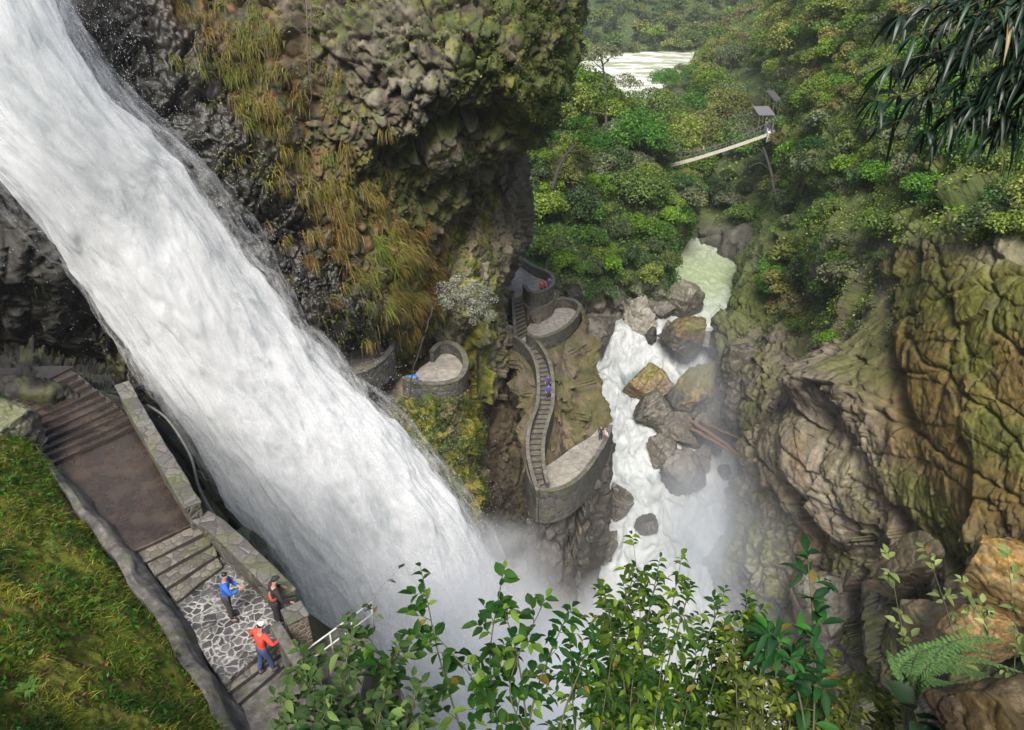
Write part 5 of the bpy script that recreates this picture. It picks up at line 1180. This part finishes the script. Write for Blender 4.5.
# grey leaved shrub leaning out from the column
rng = np.random.default_rng(77); o = empty('shrub', W(452, 296, 56)); og = np.array(o.location); tag(o, 'pale grey leaved shrub leaning out of the cliff above the horseshoe lookout', 'shrub')
VV, FF, CC, k0, tw = [], [], [], 0, []
for t in [(462, 284, 55), (474, 292, 55), (484, 304, 55.5), (470, 308, 54.5), (456, 304, 54.5), (448, 292, 55), (482, 318, 55.5), (466, 298, 54)]:
    V, F, c_, _, _ = crown_arrays(rng, 1.15, .7, 10, 800, .14, [(.13, .145, .11), (.22, .235, .19), (.30, .31, .27)]); VV.append(V + W(*t) - og); FF.append(F + k0); CC.append(c_); k0 += len(V); tw.append(tube(cr(np.array([[0, 0, 0], (W(*t) - og) * .5 + [0, 0, .3], W(*t) - og]), 8), np.linspace(.07, .02, 8), 5))
mesh('foliage', np.concatenate(VV), np.concatenate(FF), MAT['leaf'], o, col=np.concatenate(CC), smooth=False); mesh('stem', *joinVF(tw), MAT['pale_bark'], o)

# ---------------------------------------------------------------- people
def skin(name, verts, edges, radii, sub=1):
    me = bpy.data.meshes.new(name); me.from_pydata([tuple(v) for v in verts], edges, []); o = bpy.data.objects.new(name, me); COL.objects.link(o)
    md = o.modifiers.new('s', 'SKIN'); md.use_smooth_shade = True
    for i, r_ in enumerate(radii):
        d = me.skin_vertices[0].data[i]; d.radius = (r_, r_) if np.isscalar(r_) else r_; d.use_root = (i == 0)
    if sub: o.modifiers.new('u', 'SUBSURF').levels = sub
    dg = bpy.context.evaluated_depsgraph_get(); out = bpy.data.meshes.new_from_object(o.evaluated_get(dg)); bpy.data.objects.remove(o); out.name = name
    out.polygons.foreach_set('use_smooth', np.ones(len(out.polygons), bool)); return out
CLOTH = {}
def cloth(c):
    if c not in CLOTH: CLOTH[c] = plain('cloth', c, .85, .18, 14, .004)
    return CLOTH[c]
SKIN_M = plain('skin', (.36, .20, .13), .55, .08, 10); HAIR_M = plain('dark_hair', (.012, .010, .009), .5, .3, 30); SHOE_M = plain('dark_shoe', (.02, .02, .022), .6, .2)
def person(label, loc, rz, top, trousers, hair, hands, lean=.05, stride=.0, cap=None, vest=None, group=None, scale=1., headturn=(0, .02), bag=None):
    """hands: (left, right) wrist targets relative to the feet; the figure faces +y before rz"""
    pel, ch, nk = np.array([0, 0, .93]), np.array([0, lean * .6, 1.24]), np.array([0, lean, 1.47]); hd = nk + np.array([headturn[0], .03 + headturn[1], .145])
    V, E, Rd = [pel, pel + (ch - pel) * .5, ch, nk, hd - (0, .01, .03), hd + (0, -.005, .06)], [(0, 1), (1, 2), (2, 3), (3, 4), (4, 5)], [(.115, .08), (.108, .078), (.13, .09), .052, .085, .068]
    def add(p, par, r_): V.append(np.array(p)); E.append((par, len(V) - 1)); Rd.append(r_); return len(V) - 1
    arms, legs = [], []
    for s_, hnd in zip((-1, 1), hands):
        sh = np.array([s_ * .185, lean * .85, 1.42]); w_ = np.array(hnd, float); d = w_ - sh; L = np.linalg.norm(d); L1, L2 = .29, .27
        if L > .545: w_ = sh + d / L * .545; d = w_ - sh; L = .545
        a = (L1 ** 2 - L2 ** 2 + L ** 2) / (2 * L); h_ = math.sqrt(max(L1 ** 2 - a ** 2, 0)); pole = np.array([s_ * .7, -.5, -.5]); pole = unit(pole - d / L * (pole @ (d / L))); el = sh + d / L * a + pole * h_
        i1 = add(sh, 2, .062); i2 = add(el, i1, .043); i3 = add(w_, i2, .029); fd = unit(w_ - el); sidev = unit(np.cross(fd, [0, 0, 1.]) + 1e-6); dnv = np.cross(sidev, fd)
        i4 = add(w_ + fd * .055, i3, (.036, .02)); 
        for k, (o_, l_) in enumerate(((-.030, .060), (-.010, .075), (.011, .070), (.031, .055))):
            b_ = w_ + fd * .085 + sidev * o_; j = add(b_, i4, .0095); j = add(b_ + fd * l_ * .5 - dnv * .008, j, .0085); add(b_ + fd * l_ - dnv * .026 - dnv * 0, j, .007)
        t_ = add(w_ + fd * .045 - sidev * s_ * .04, i4, .0105); add(w_ + fd * .085 - sidev * s_ * .06 - dnv * .01, t_, .0085)
        arms.append((sh, el, w_))
    for s_ in (-1, 1):
        st = stride * s_; hp, kn, an = np.array([s_ * .095, 0, .88]), np.array([s_ * .11, .03 + st * .5, .49 + abs(st) * .02]), np.array([s_ * .115, -.02 + st, .09])
        i1 = add(hp, 0, .09); i2 = add(kn, i1, .058); i3 = add(an, i2, .04); i4 = add(an + (s_ * .01, .12, -.045), i3, (.032, .022)); legs.append((hp, kn, an))
    o = empty('person', loc, rz); o.scale = (scale,) * 3; tag(o, label, 'person', group)
    def put(n_, me, m, par): me.materials.append(m); q = bpy.data.objects.new(n_, me); COL.objects.link(q); q.parent = par; return q
    body = skin('body', V, E, Rd); 
    # a nose and brow so that the head has a face
    for v in body.vertices:
        r_ = np.array(v.co) - hd
        if r_[1] > .05 and abs(r_[0]) < .02 and -.03 < r_[2] < .02: v.co.y += .018
    put('body', body, SKIN_M, o)
    Vj, Ej, Rj = [pel - (0, 0, .13), pel + (ch - pel) * .5, ch, nk - (0, .01, .035)], [(0, 1), (1, 2), (2, 3)], [(.158, .118), (.15, .112), (.168, .125), (.11, .10)]
    for sh, el, w_ in arms:
        k = len(Vj); Vj += [sh, el, el + (w_ - el) * .9]; Ej += [(2, k), (k, k + 1), (k + 1, k + 2)]; Rj += [.082, .060, .046]
    put('jacket', skin('jacket', Vj, Ej, Rj), cloth(top), o)
    Vt, Et, Rt = [pel + (0, 0, .13), pel - (0, 0, .06)], [(0, 1)], [(.15, .112), (.15, .115)]
    for hp, kn, an in legs:
        k = len(Vt); Vt += [hp - (0, 0, .06), kn, an + (0, 0, .03)]; Et += [(1, k), (k, k + 1), (k + 1, k + 2)]; Rt += [.105, .076, .058]
    put('trousers', skin('trousers', Vt, Et, Rt), cloth(trousers), o)
    for hp, kn, an in legs: put('shoe', skin('shoe', [an + (0, -.05, -.045), an + (0, .05, -.045), an + (0, .16, -.055)], [(0, 1), (1, 2)], [(.068, .06), (.066, .052), (.06, .042)]), SHOE_M, o)
    put('hair', skin('hair', [hd + (0, -.045, -.02), hd + (0, -.025, .05), hd + (0, .015, .085)], [(0, 1), (1, 2)], [.075, .085, .06]), HAIR_M if hair is None else cloth(hair), o)
    if cap:
        q = skin('cap', [hd + (0, -.05, .055), hd + (0, -.01, .085), hd + (0, .05, .065), hd + (0, .14, .045)], [(0, 1), (1, 2), (2, 3)], [(.085, .06), (.10, .06), (.085, .045), (.06, .012)]); put('cap', q, cloth(cap), o)
    if vest:
        k = skin('vest', [pel + (0, .0, .06), pel + (ch - pel) * .6, ch + (0, 0, .12)], [(0, 1), (1, 2)], [(.175, .135), (.182, .14), (.178, .14)]); put('vest', k, cloth(vest), o)
    if bag:
        k = skin('backpack', [ch + (0, -.20, -.14), ch + (0, -.20, .06)], [(0, 1)], [(.13, .09), (.12, .08)]); put('backpack', k, cloth(bag), o)
    return o
ZP = -15.75
person('person in a bright blue jacket standing on the cobbled lookout holding something out', WZ(232, 619, ZP), R(-75), (.02, .10, .42), (.035, .032, .03), None, ((-.10, .36, 1.05), (.12, .42, 1.16)), lean=.10, stride=.05)
person('person in a red jacket, white cap and blue jeans holding the concrete handrail', WZ(268, 672, -16.12), R(-35), (.50, .05, .03), (.03, .055, .13), None, ((-.28, .16, .98), (.34, .36, 1.14)), lean=.08, stride=.12, cap=(.62, .63, .66))
person('person in black with an orange vest leaning on the parapet corner by the pier', WZ(279, 626, ZP), R(-55), (.012, .012, .016), (.015, .015, .018), None, ((-.25, .35, 1.05), (.36, .36, 1.02)), lean=.12, cap=(.02, .02, .03), vest=(.35, .07, .03))
def small(lab, loc, rz, top, tr, group=None, **k): return person(lab, loc, rz, top, tr, None, ((-.26, .1, .85), (.25, .22, 1.0)), group=group, **k)
small('person in a crimson jacket at the left of the group on the round upper terrace', WZ(541.5, 295, ZU), .3, (.40, .03, .05), (.05, .05, .08))
small('person in a pink jacket in the middle of the group on the upper terrace', WZ(545, 294, ZU), 2.2, (.45, .08, .13), (.03, .03, .04))
small('person in a violet blue jacket at the right of the group on the upper terrace', WZ(549, 291.5, ZU), -.6, (.10, .10, .32), (.04, .04, .05))
for i, (f_, c_, lb) in enumerate([(10, (.07, .05, .22), 'person in a violet jacket higher up on the long staircase'), (12, (.09, .07, .30), 'person in a blue violet jacket a few steps below on the long staircase')]):
    q = Lw[f_] * .35 + Rw[f_] * .65; c = small(lb, (q[0], q[1], H + zs[f_ - 1] + .01), 3.0 + i * .2, c_, (.04, .04, .06), stride=.1)
small('person in dark clothes at the far tip of the lower terrace', WZ(600.5, 440, ZL), .4, (.04, .035, .04), (.03, .03, .035))
small('person in a pale pink shirt leaning on the parapet at the terrace tip', WZ(605, 444, ZL), -1.2, (.50, .36, .35), (.05, .05, .07))
def on_deck(t): k = t * 40; i = min(int(k), 39); return dk[i] + (dk[i + 1] - dk[i]) * (k - i) + np.array([0, 0, .07])
small('person in dark clothes, leftmost of the walkers on the footbridge', on_deck(.26), -1.3, (.03, .03, .04), (.03, .03, .035))
small('person in a red brown top, middle of the walkers on the footbridge', on_deck(.31), 1.4, (.22, .07, .05), (.04, .045, .06))
small('person in a pinkish top, rightmost of the walkers on the footbridge', on_deck(.36), 1.2, (.38, .22, .18), (.05, .05, .06))
small('person in dark clothes waiting where the footbridge meets its landing', WZ(769, 131, lz), 1.5, (.04, .04, .05), (.05, .06, .09))
small('person in a lilac top at the railing of the bridge landing', WZ(777, 127.5, lz), 1.0, (.36, .30, .42), (.05, .05, .07))
small('person in a red jacket on the landing under the grey roofs', WZ(773, 116, lz), .5, (.50, .04, .03), (.06, .06, .08))
small('person in white standing right of the red jacket on the bridge landing', WZ(783, 117, lz), -.4, (.70, .69, .66), (.20, .18, .16))
# ================================================================ plants close to the standpoint
def leaf_tris(pos, ax, nrm, L, wd, droop, fold=.25):
    """folded, drooping leaf blades: 9 points, 12 triangles each"""
    n = len(pos); ax = unit(ax); s_ = unit(np.cross(ax, nrm)); up = np.cross(s_, ax); L = np.broadcast_to(L, n)[:, None]; wd = np.broadcast_to(wd, n)[:, None]; dr = np.broadcast_to(droop, n)[:, None]
    def c(t): return pos + ax * L * t * (1 - .12 * dr * t) - np.array([0, 0, 1.]) * L * dr * t * t * .6
    P = [c(0), c(.3), c(.68), c(1.)]
    for sg in (1, -1):
        for t, k in ((.14, .55), (.38, 1.), (.70, .72)): P.append(c(t) + s_ * sg * wd * .5 * k + up * wd * fold * k)
    V = np.stack(P, 1)
    T = []
    for o in (4, 7):
        a = [(0, 1, o), (1, o + 1, o), (1, 2, o + 1), (2, o + 2, o + 1), (2, 3, o + 2)]; T += a if o == 4 else [(x, z, y) for x, y, z in a]
    F = (np.arange(n)[:, None, None] * 10 + np.array(T)[None]).reshape(-1, 3)
    return V.reshape(-1, 3), F
def near_shrub(label, stems, seed, leaf, aspect, twigs, per, tw_len, pal, droop=.5, start=.3, mat='near_leaf', name='shrub', stem_r=.012, cat='shrub', up=.3, jitter=.35, stem_mat='stem', whorl=False):
    rng = np.random.default_rng(seed); o = empty(name, W(*stems[0][0])); og = np.array(o.location); tag(o, label, cat); tubes = []; pos, ax, nr, ln, shade = [], [], [], [], []
    for st in stems:
        S = cr(np.array([W(*q) for q in st]), 40); tubes.append(tube(S - og, np.linspace(stem_r, stem_r * .3, 40), 6))
        T = np.gradient(S, axis=0)
        for k in range(twigs):
            i = int(min(39, (start + (1 - start) * (k + rng.random()) / twigs) * 39)); b = S[i]; d = unit(unit(T[i]) * .5 + rng.normal(size=3) * np.array([1, .8, .6]) + np.array([0, 0, up])); Lt = tw_len * (.5 + .8 * rng.random()) * (1 - .45 * i / 39)
            if k == twigs - 1: b = S[39]; d = unit(T[39])
            tp = np.stack([b + d * Lt * t - np.array([0, 0, 1.]) * Lt * .25 * t * t for t in np.linspace(0, 1, 6)]); tubes.append(tube(tp - og, np.linspace(stem_r * .4, stem_r * .12, 6), 4))
            td = unit(np.gradient(tp, axis=0)); sh = .75 + .5 * rng.random()
            for j in range(per):
                t = (j + .8) / per if not whorl else .8 + .2 * rng.random(); q = tp[0] + (tp[-1] - tp[0]) * t; q = tp[min(5, int(round(t * 5)))] * .5 + q * .5; dd = td[min(5, int(t * 5))]; sd = unit(np.cross(dd, [0, 0, 1.]) + rng.normal(size=3) * .1) * (1 if j % 2 else -1)
                a = unit(dd * (.55 if j < per - 1 else 1.5) + sd * (.9 if j < per - 1 else 0) + rng.normal(size=3) * jitter + np.array([0, 0, .15])); pos.append(q); ax.append(a); nr.append(unit(np.array([0, 0, 1.]) + rng.normal(size=3) * .35)); ln.append(leaf * (.6 + .65 * rng.random())); shade.append(sh)
    pos, ax, nr, ln, shade = map(np.array, (pos, ax, nr, ln, shade)); n = len(pos)
    V, F = leaf_tris(pos - og, ax, nr, ln, ln * aspect * (.85 + .3 * rng.random(n)), droop * (.5 + rng.random(n)))
    pal = np.array(pal); c = pal[0] + (pal[1] - pal[0]) * rng.random((n, 1)); hot = rng.random(n) < .14; c[hot] = pal[2]; old = rng.random(n) < .012; c[old] = (.16, .11, .03); c = c * shade[:, None]
    mesh('foliage', V, F, MAT[mat], o, col=np.repeat(c, 10, 0), smooth=True); mesh('stem', *joinVF(tubes), MAT[stem_mat], o); return o
DGR = [(.014, .040, .010), (.035, .085, .018), (.08, .15, .03)]; YGR = [(.028, .05, .008), (.085, .115, .014), (.17, .21, .03)]; MGR = [(.016, .042, .009), (.042, .08, .015), (.12, .17, .03)]
# broad leaved cluster low on the left
near_shrub('broad leaved dark green shrub low beside the concrete handrail', [[(330, 860, 4.4), (322, 760, 4.5), (310, 690, 4.6), (300, 655, 4.7)], [(360, 860, 4.4), (350, 750, 4.5), (345, 680, 4.6), (350, 640, 4.7)], [(300, 860, 4.3), (285, 780, 4.3), (280, 730, 4.4), (285, 705, 4.4)], [(380, 860, 4.4), (375, 760, 4.4), (385, 690, 4.5), (395, 655, 4.6)], [(345, 860, 4.2), (335, 790, 4.2), (330, 735, 4.3), (325, 705, 4.3)], [(400, 860, 4.1), (410, 790, 4.2), (405, 735, 4.3), (415, 700, 4.3)], [(310, 860, 4.1), (300, 800, 4.1), (310, 750, 4.2), (320, 725, 4.2)]], 31, .10, .46, 14, 6, .26, DGR, .6, .35)
# sparse bush over the white of the fall
near_shrub('sparse shrub with oval leaves spread against the white foot of the falls', [[(500, 860, 4.6), (470, 760, 4.7), (440, 660, 4.8), (425, 588, 4.9)], [(500, 860, 4.6), (500, 750, 4.7), (490, 660, 4.8), (500, 590, 4.9)], [(540, 860, 4.6), (520, 780, 4.7), (480, 690, 4.7), (440, 640, 4.8)], [(540, 860, 4.6), (530, 760, 4.7), (520, 670, 4.8), (505, 612, 4.9)], [(560, 860, 4.6), (545, 770, 4.6), (510, 690, 4.7), (540, 610, 4.8)], [(450, 860, 4.6), (430, 760, 4.6), (395, 680, 4.7), (370, 640, 4.8)]], 32, .115, .48, 13, 5, .26, MGR, .45, .42, stem_r=.010, jitter=.4)
near_shrub('arching twig with long leaves reaching right before the tower foot', [[(520, 860, 4.6), (530, 720, 4.7), (552, 650, 4.8), (568, 615, 4.9)], [(540, 860, 4.6), (560, 730, 4.7), (580, 670, 4.8), (590, 640, 4.8)]], 38, .12, .36, 7, 5, .2, MGR, .7, .55, stem_r=.009)
# the dense bush in the middle
st = []
for x0, x1, y1 in [(590, 575, 655), (610, 600, 610), (630, 640, 565), (640, 625, 590), (650, 662, 575), (665, 690, 590), (680, 720, 600), (690, 735, 605), (620, 610, 650), (700, 700, 640), (670, 655, 640), (600, 590, 690), (640, 650, 680), (690, 690, 690), (720, 745, 650), (720, 720, 690), (620, 620, 700)]:
    bend = random.uniform(-28, 28); y1 += random.uniform(-6, 22); st.append([(x0 + 20, 880, 4.7), (x0 + bend * .6, 790, 4.8), ((x0 + x1) / 2 + bend, (790 + y1) / 2 - 15, 4.95), (x1 + bend * .4, y1, 5.1)])
near_shrub('dense bush of narrow drooping leaves in the middle of the bottom edge', st, 33, .092, .40, 30, 9, .30, MGR, .8, .1, stem_r=.011)
st = []
for x0, x1, y1 in [(740, 735, 660), (760, 765, 650), (780, 800, 665), (800, 830, 675), (760, 745, 690), (790, 780, 700), (830, 860, 690), (850, 885, 705), (820, 815, 710)]:
    st.append([(x0 + 10, 880, 4.3), (x0, 800, 4.35), ((x0 + x1) / 2, (800 + y1) / 2 - 10, 4.45), (x1, y1, 4.6)])
near_shrub('young light green sprays rising highest out of the middle bush', [[(640, 860, 4.5), (630, 720, 4.6), (640, 620, 4.7), (634, 548, 4.8)], [(650, 860, 4.5), (655, 720, 4.6), (670, 620, 4.7), (680, 566, 4.8)], [(600, 860, 4.5), (600, 740, 4.6), (612, 650, 4.7), (606, 600, 4.8)], [(690, 860, 4.5), (700, 740, 4.6), (725, 650, 4.7), (752, 618, 4.8)], [(700, 860, 4.5), (720, 760, 4.6), (740, 690, 4.7), (748, 648, 4.8)]], 52, .09, .36, 14, 7, .2, YGR, 1.0, .25, stem_r=.005)
near_shrub('yellow green leafy bush right of the dense narrow leaved one', st, 34, .085, .40, 30, 9, .26, YGR, .7, .1, stem_r=.009)
near_shrub('upright stem of long dark leaves before the misty right wall', [[(812, 870, 4.2), (812, 770, 4.3), (815, 660, 4.4), (808, 562, 4.5)], [(812, 780, 4.3), (800, 700, 4.35), (785, 660, 4.4), (775, 640, 4.4)]], 35, .16, .30, 14, 5, .16, [(.014, .04, .014), (.03, .075, .02), (.06, .14, .03)], .6, .45, stem_r=.010)
near_shrub('wiry stems with small pale leaves before the brown rocks', [[(985, 880, 4.3), (975, 760, 4.4), (955, 640, 4.6), (930, 560, 4.7)], [(985, 880, 4.3), (980, 740, 4.4), (990, 640, 4.6), (965, 585, 4.7)], [(1000, 880, 4.3), (1010, 740, 4.4), (1015, 640, 4.6), (1008, 560, 4.7)], [(975, 800, 4.4), (930, 700, 4.5), (905, 640, 4.6), (890, 562, 4.7)]], 36, .085, .45, 9, 4, .16, [(.07, .13, .03), (.13, .19, .05), (.18, .26, .07)], .4, .5, stem_r=.006)
MAT['dull_leaf'] = leaf_material('dull_dark_leaves', .1, .6, .15, .1)
near_shrub('single broad dark leaves on a low stem beside the corner rock', [[(940, 860, 3.4), (930, 780, 3.5), (920, 730, 3.6), (915, 712, 3.6)], [(950, 860, 3.4), (950, 790, 3.5), (950, 740, 3.55), (955, 722, 3.6)]], 37, .20, .55, 3, 2, .06, [(.008, .022, .008), (.014, .035, .012), (.02, .05, .015)], .5, .7, 'dull_leaf')
# feathery fern fronds
rng = np.random.default_rng(91); o = empty('fern', W(905, 740, 4.0)); og = np.array(o.location); tag(o, 'bright green feathery fern with spreading fronds in the bottom right', 'fern'); VV, FF, CC, tb, k0 = [], [], [], [], 0
for (x1, y1, d1, x2, y2, d2) in [(935, 660, 4.2, 1020, 672, 4.3), (930, 665, 4.1, 1015, 690, 4.15), (920, 655, 4.2, 990, 652, 4.4), (905, 665, 4.1, 960, 645, 4.3), (900, 680, 4.0, 888, 652, 4.3), (925, 680, 4.0, 985, 705, 4.0), (910, 675, 4.0, 925, 648, 4.3), (940, 650, 4.2, 1000, 640, 4.5)]:
    S = cr(np.array([W(905, 740, 4.0), W((905 + x1) / 2, (740 + y1) / 2 - 8, 4.05), W(x1, y1, d1), W((x1 + x2) / 2, (y1 + y2) / 2 - 7, (d1 + d2) / 2), W(x2, y2, d2)]), 60); tb.append(tube(S - og, np.linspace(.005, .0015, 60), 5)); T = unit(np.gradient(S, axis=0)); roll = rng.normal(size=2) * .7
    for i in range(18, 60, 2):
        w_ = .10 * math.sin(math.pi * min(1, (i - 14) / 50)) ** .7 * (1.05 - (i - 18) / 48)
        for s_ in (-1, 1):
            sd = unit(np.cross(T[i], [roll[0], roll[1], 1.])) * s_; a = unit(sd + T[i] * .55); m_ = 11
            pp = S[i] + a * (np.arange(m_)[:, None] + .5) / m_ * w_ - np.array([0, 0, 1.]) * (np.arange(m_)[:, None] / m_) ** 2 * w_ * .3
            for q_ in (-1, 1):
                V, F = leaf_tris(pp - og, unit(T[i] * q_ + a * .6)[None] + rng.normal(size=(m_, 3)) * .1, np.array([[0, 0, 1.]]) + rng.normal(size=(m_, 3)) * .2, .024 * (1.1 - np.arange(m_) / m_ * .7), .008, .3); VV.append(V); FF.append(F + k0); k0 += len(V); CC.append(np.repeat(np.array([[.055, .16, .035]]) * (.7 + .6 * rng.random((m_, 1))), 10, 0))
mesh('frond', np.concatenate(VV), np.concatenate(FF), MAT['near_leaf'], o, col=np.concatenate(CC)); mesh('stem', *joinVF(tb), MAT['stem'], o)
# long leaved branches overhead on the right
st = []
for x1, y1, d1 in [(884, 98, 8.2), (905, 60, 8.0), (900, 120, 8.3), (925, 30, 7.8), (930, 90, 8.0), (945, 125, 8.2), (955, 55, 7.6), (965, 8, 7.5), (975, 100, 7.9), (985, 40, 7.5), (1000, 80, 7.6), (1005, 125, 7.8), (1015, 10, 7.3), (910, 12, 8.0), (945, 5, 7.7), (1020, 55, 7.4), (925, 60, 8.2), (990, 10, 7.3), (1022, 100, 7.6)]:
    st.append([(1180, -40 + y1 * .2, 6.9), (1110, -10 + y1 * .4, 7.0), ((1040 + x1) / 2 + 20, y1 - 22, (7.2 + d1) / 2), (x1, y1, d1)])
near_shrub('overhanging branches with long glossy dark leaves in the top right corner', st, 39, .32, .15, 9, 7, .22, [(.006, .017, .009), (.013, .034, .016), (.03, .06, .025)], 1.2, .35, 'glossy_leaf', 'tree', .014, 'tree', .0, .5, 'bark', True)
tr = bpy.data.objects['tree']
near_shrub('thinner light green twigs hanging below the glossy dark branches', [[(1180, 40, 8.6), (1100, 80, 8.8), (1030, 105, 9), (985, 130, 9.2)], [(1180, 60, 8.6), (1100, 100, 8.8), (1050, 125, 9), (1010, 150, 9.2)], [(1180, 30, 8.6), (1100, 60, 8.8), (1020, 75, 9), (975, 90, 9.2)], [(1180, 40, 8.6), (1110, 70, 8.8), (1050, 75, 9), (1015, 85, 9.2)]], 40, .26, .16, 9, 6, .2, [(.02, .06, .015), (.05, .12, .025), (.09, .18, .04)], 1.0, .3, 'near_leaf', 'tree', .012, 'tree', .0, .5, 'bark', True)
# ferns and herbs on the bank
def fern_clump(px, py, D, size, label, seed, col):
    rng = np.random.default_rng(seed); o = empty('fern', W(px, py, D)); tag(o, label, 'fern'); VV, FF, CC, k0 = [], [], [], 0
    for k in range(11):
        a = k * 2.4 + rng.random(); L = size * (.7 + .5 * rng.random()); d = np.array([math.cos(a), math.sin(a), 0]); n = 16; t = (np.arange(n) + 2) / (n + 2); S = d * (t * L * .8)[:, None] + np.array([0, 0, 1.]) * (L * (.9 * t - .75 * t * t))[:, None]
        T = unit(np.gradient(S, axis=0))
        for s_ in (-1, 1):
            sd = unit(np.cross(T, [0, 0, 1.])) * s_; V, F = leaf_tris(S, sd + T * .5, np.array([[0, 0, 1.]]) + rng.normal(size=(n, 3)) * .1, L * .22 * (1.1 - t), L * .03, .3); VV.append(V); FF.append(F + k0); k0 += len(V); CC.append(np.repeat(np.array([col]) * (.7 + .6 * rng.random((n, 1))), 10, 0))
    mesh('frond', np.concatenate(VV), np.concatenate(FF), MAT['near_leaf'], o, col=np.concatenate(CC)); return o
for k, (x, y, d, s_, c, l) in enumerate([(14, 432, 22.6, .9, (.07, .17, .02), 'light green fern at the very head of the bank'), (8, 480, 20.2, .7, (.06, .14, .02), 'small fern at the left edge of the grassy bank'), (30, 690, 10.2, .55, (.07, .18, .02), 'bright fern in the bottom left corner of the bank'), (95, 600, 15.0, .5, (.10, .16, .02), 'yellowish fern beside the retaining wall'), (50, 545, 16.8, .5, (.08, .16, .02), 'fern on the upper middle of the bank')]): fern_clump(x, y, d, s_ * .45, l, 100 + k, c)
near_shrub('climbing tendril with tiny leaves curling before the falls', [[(360, 690, 4.7), (372, 640, 4.8), (376, 596, 4.9), (398, 570, 5.0)], [(352, 690, 4.7), (346, 640, 4.8), (355, 608, 4.9), (372, 612, 4.9)]], 51, .05, .5, 4, 2, .06, DGR, .3, .4, stem_r=.0025)
print('objects', len(SC.objects))
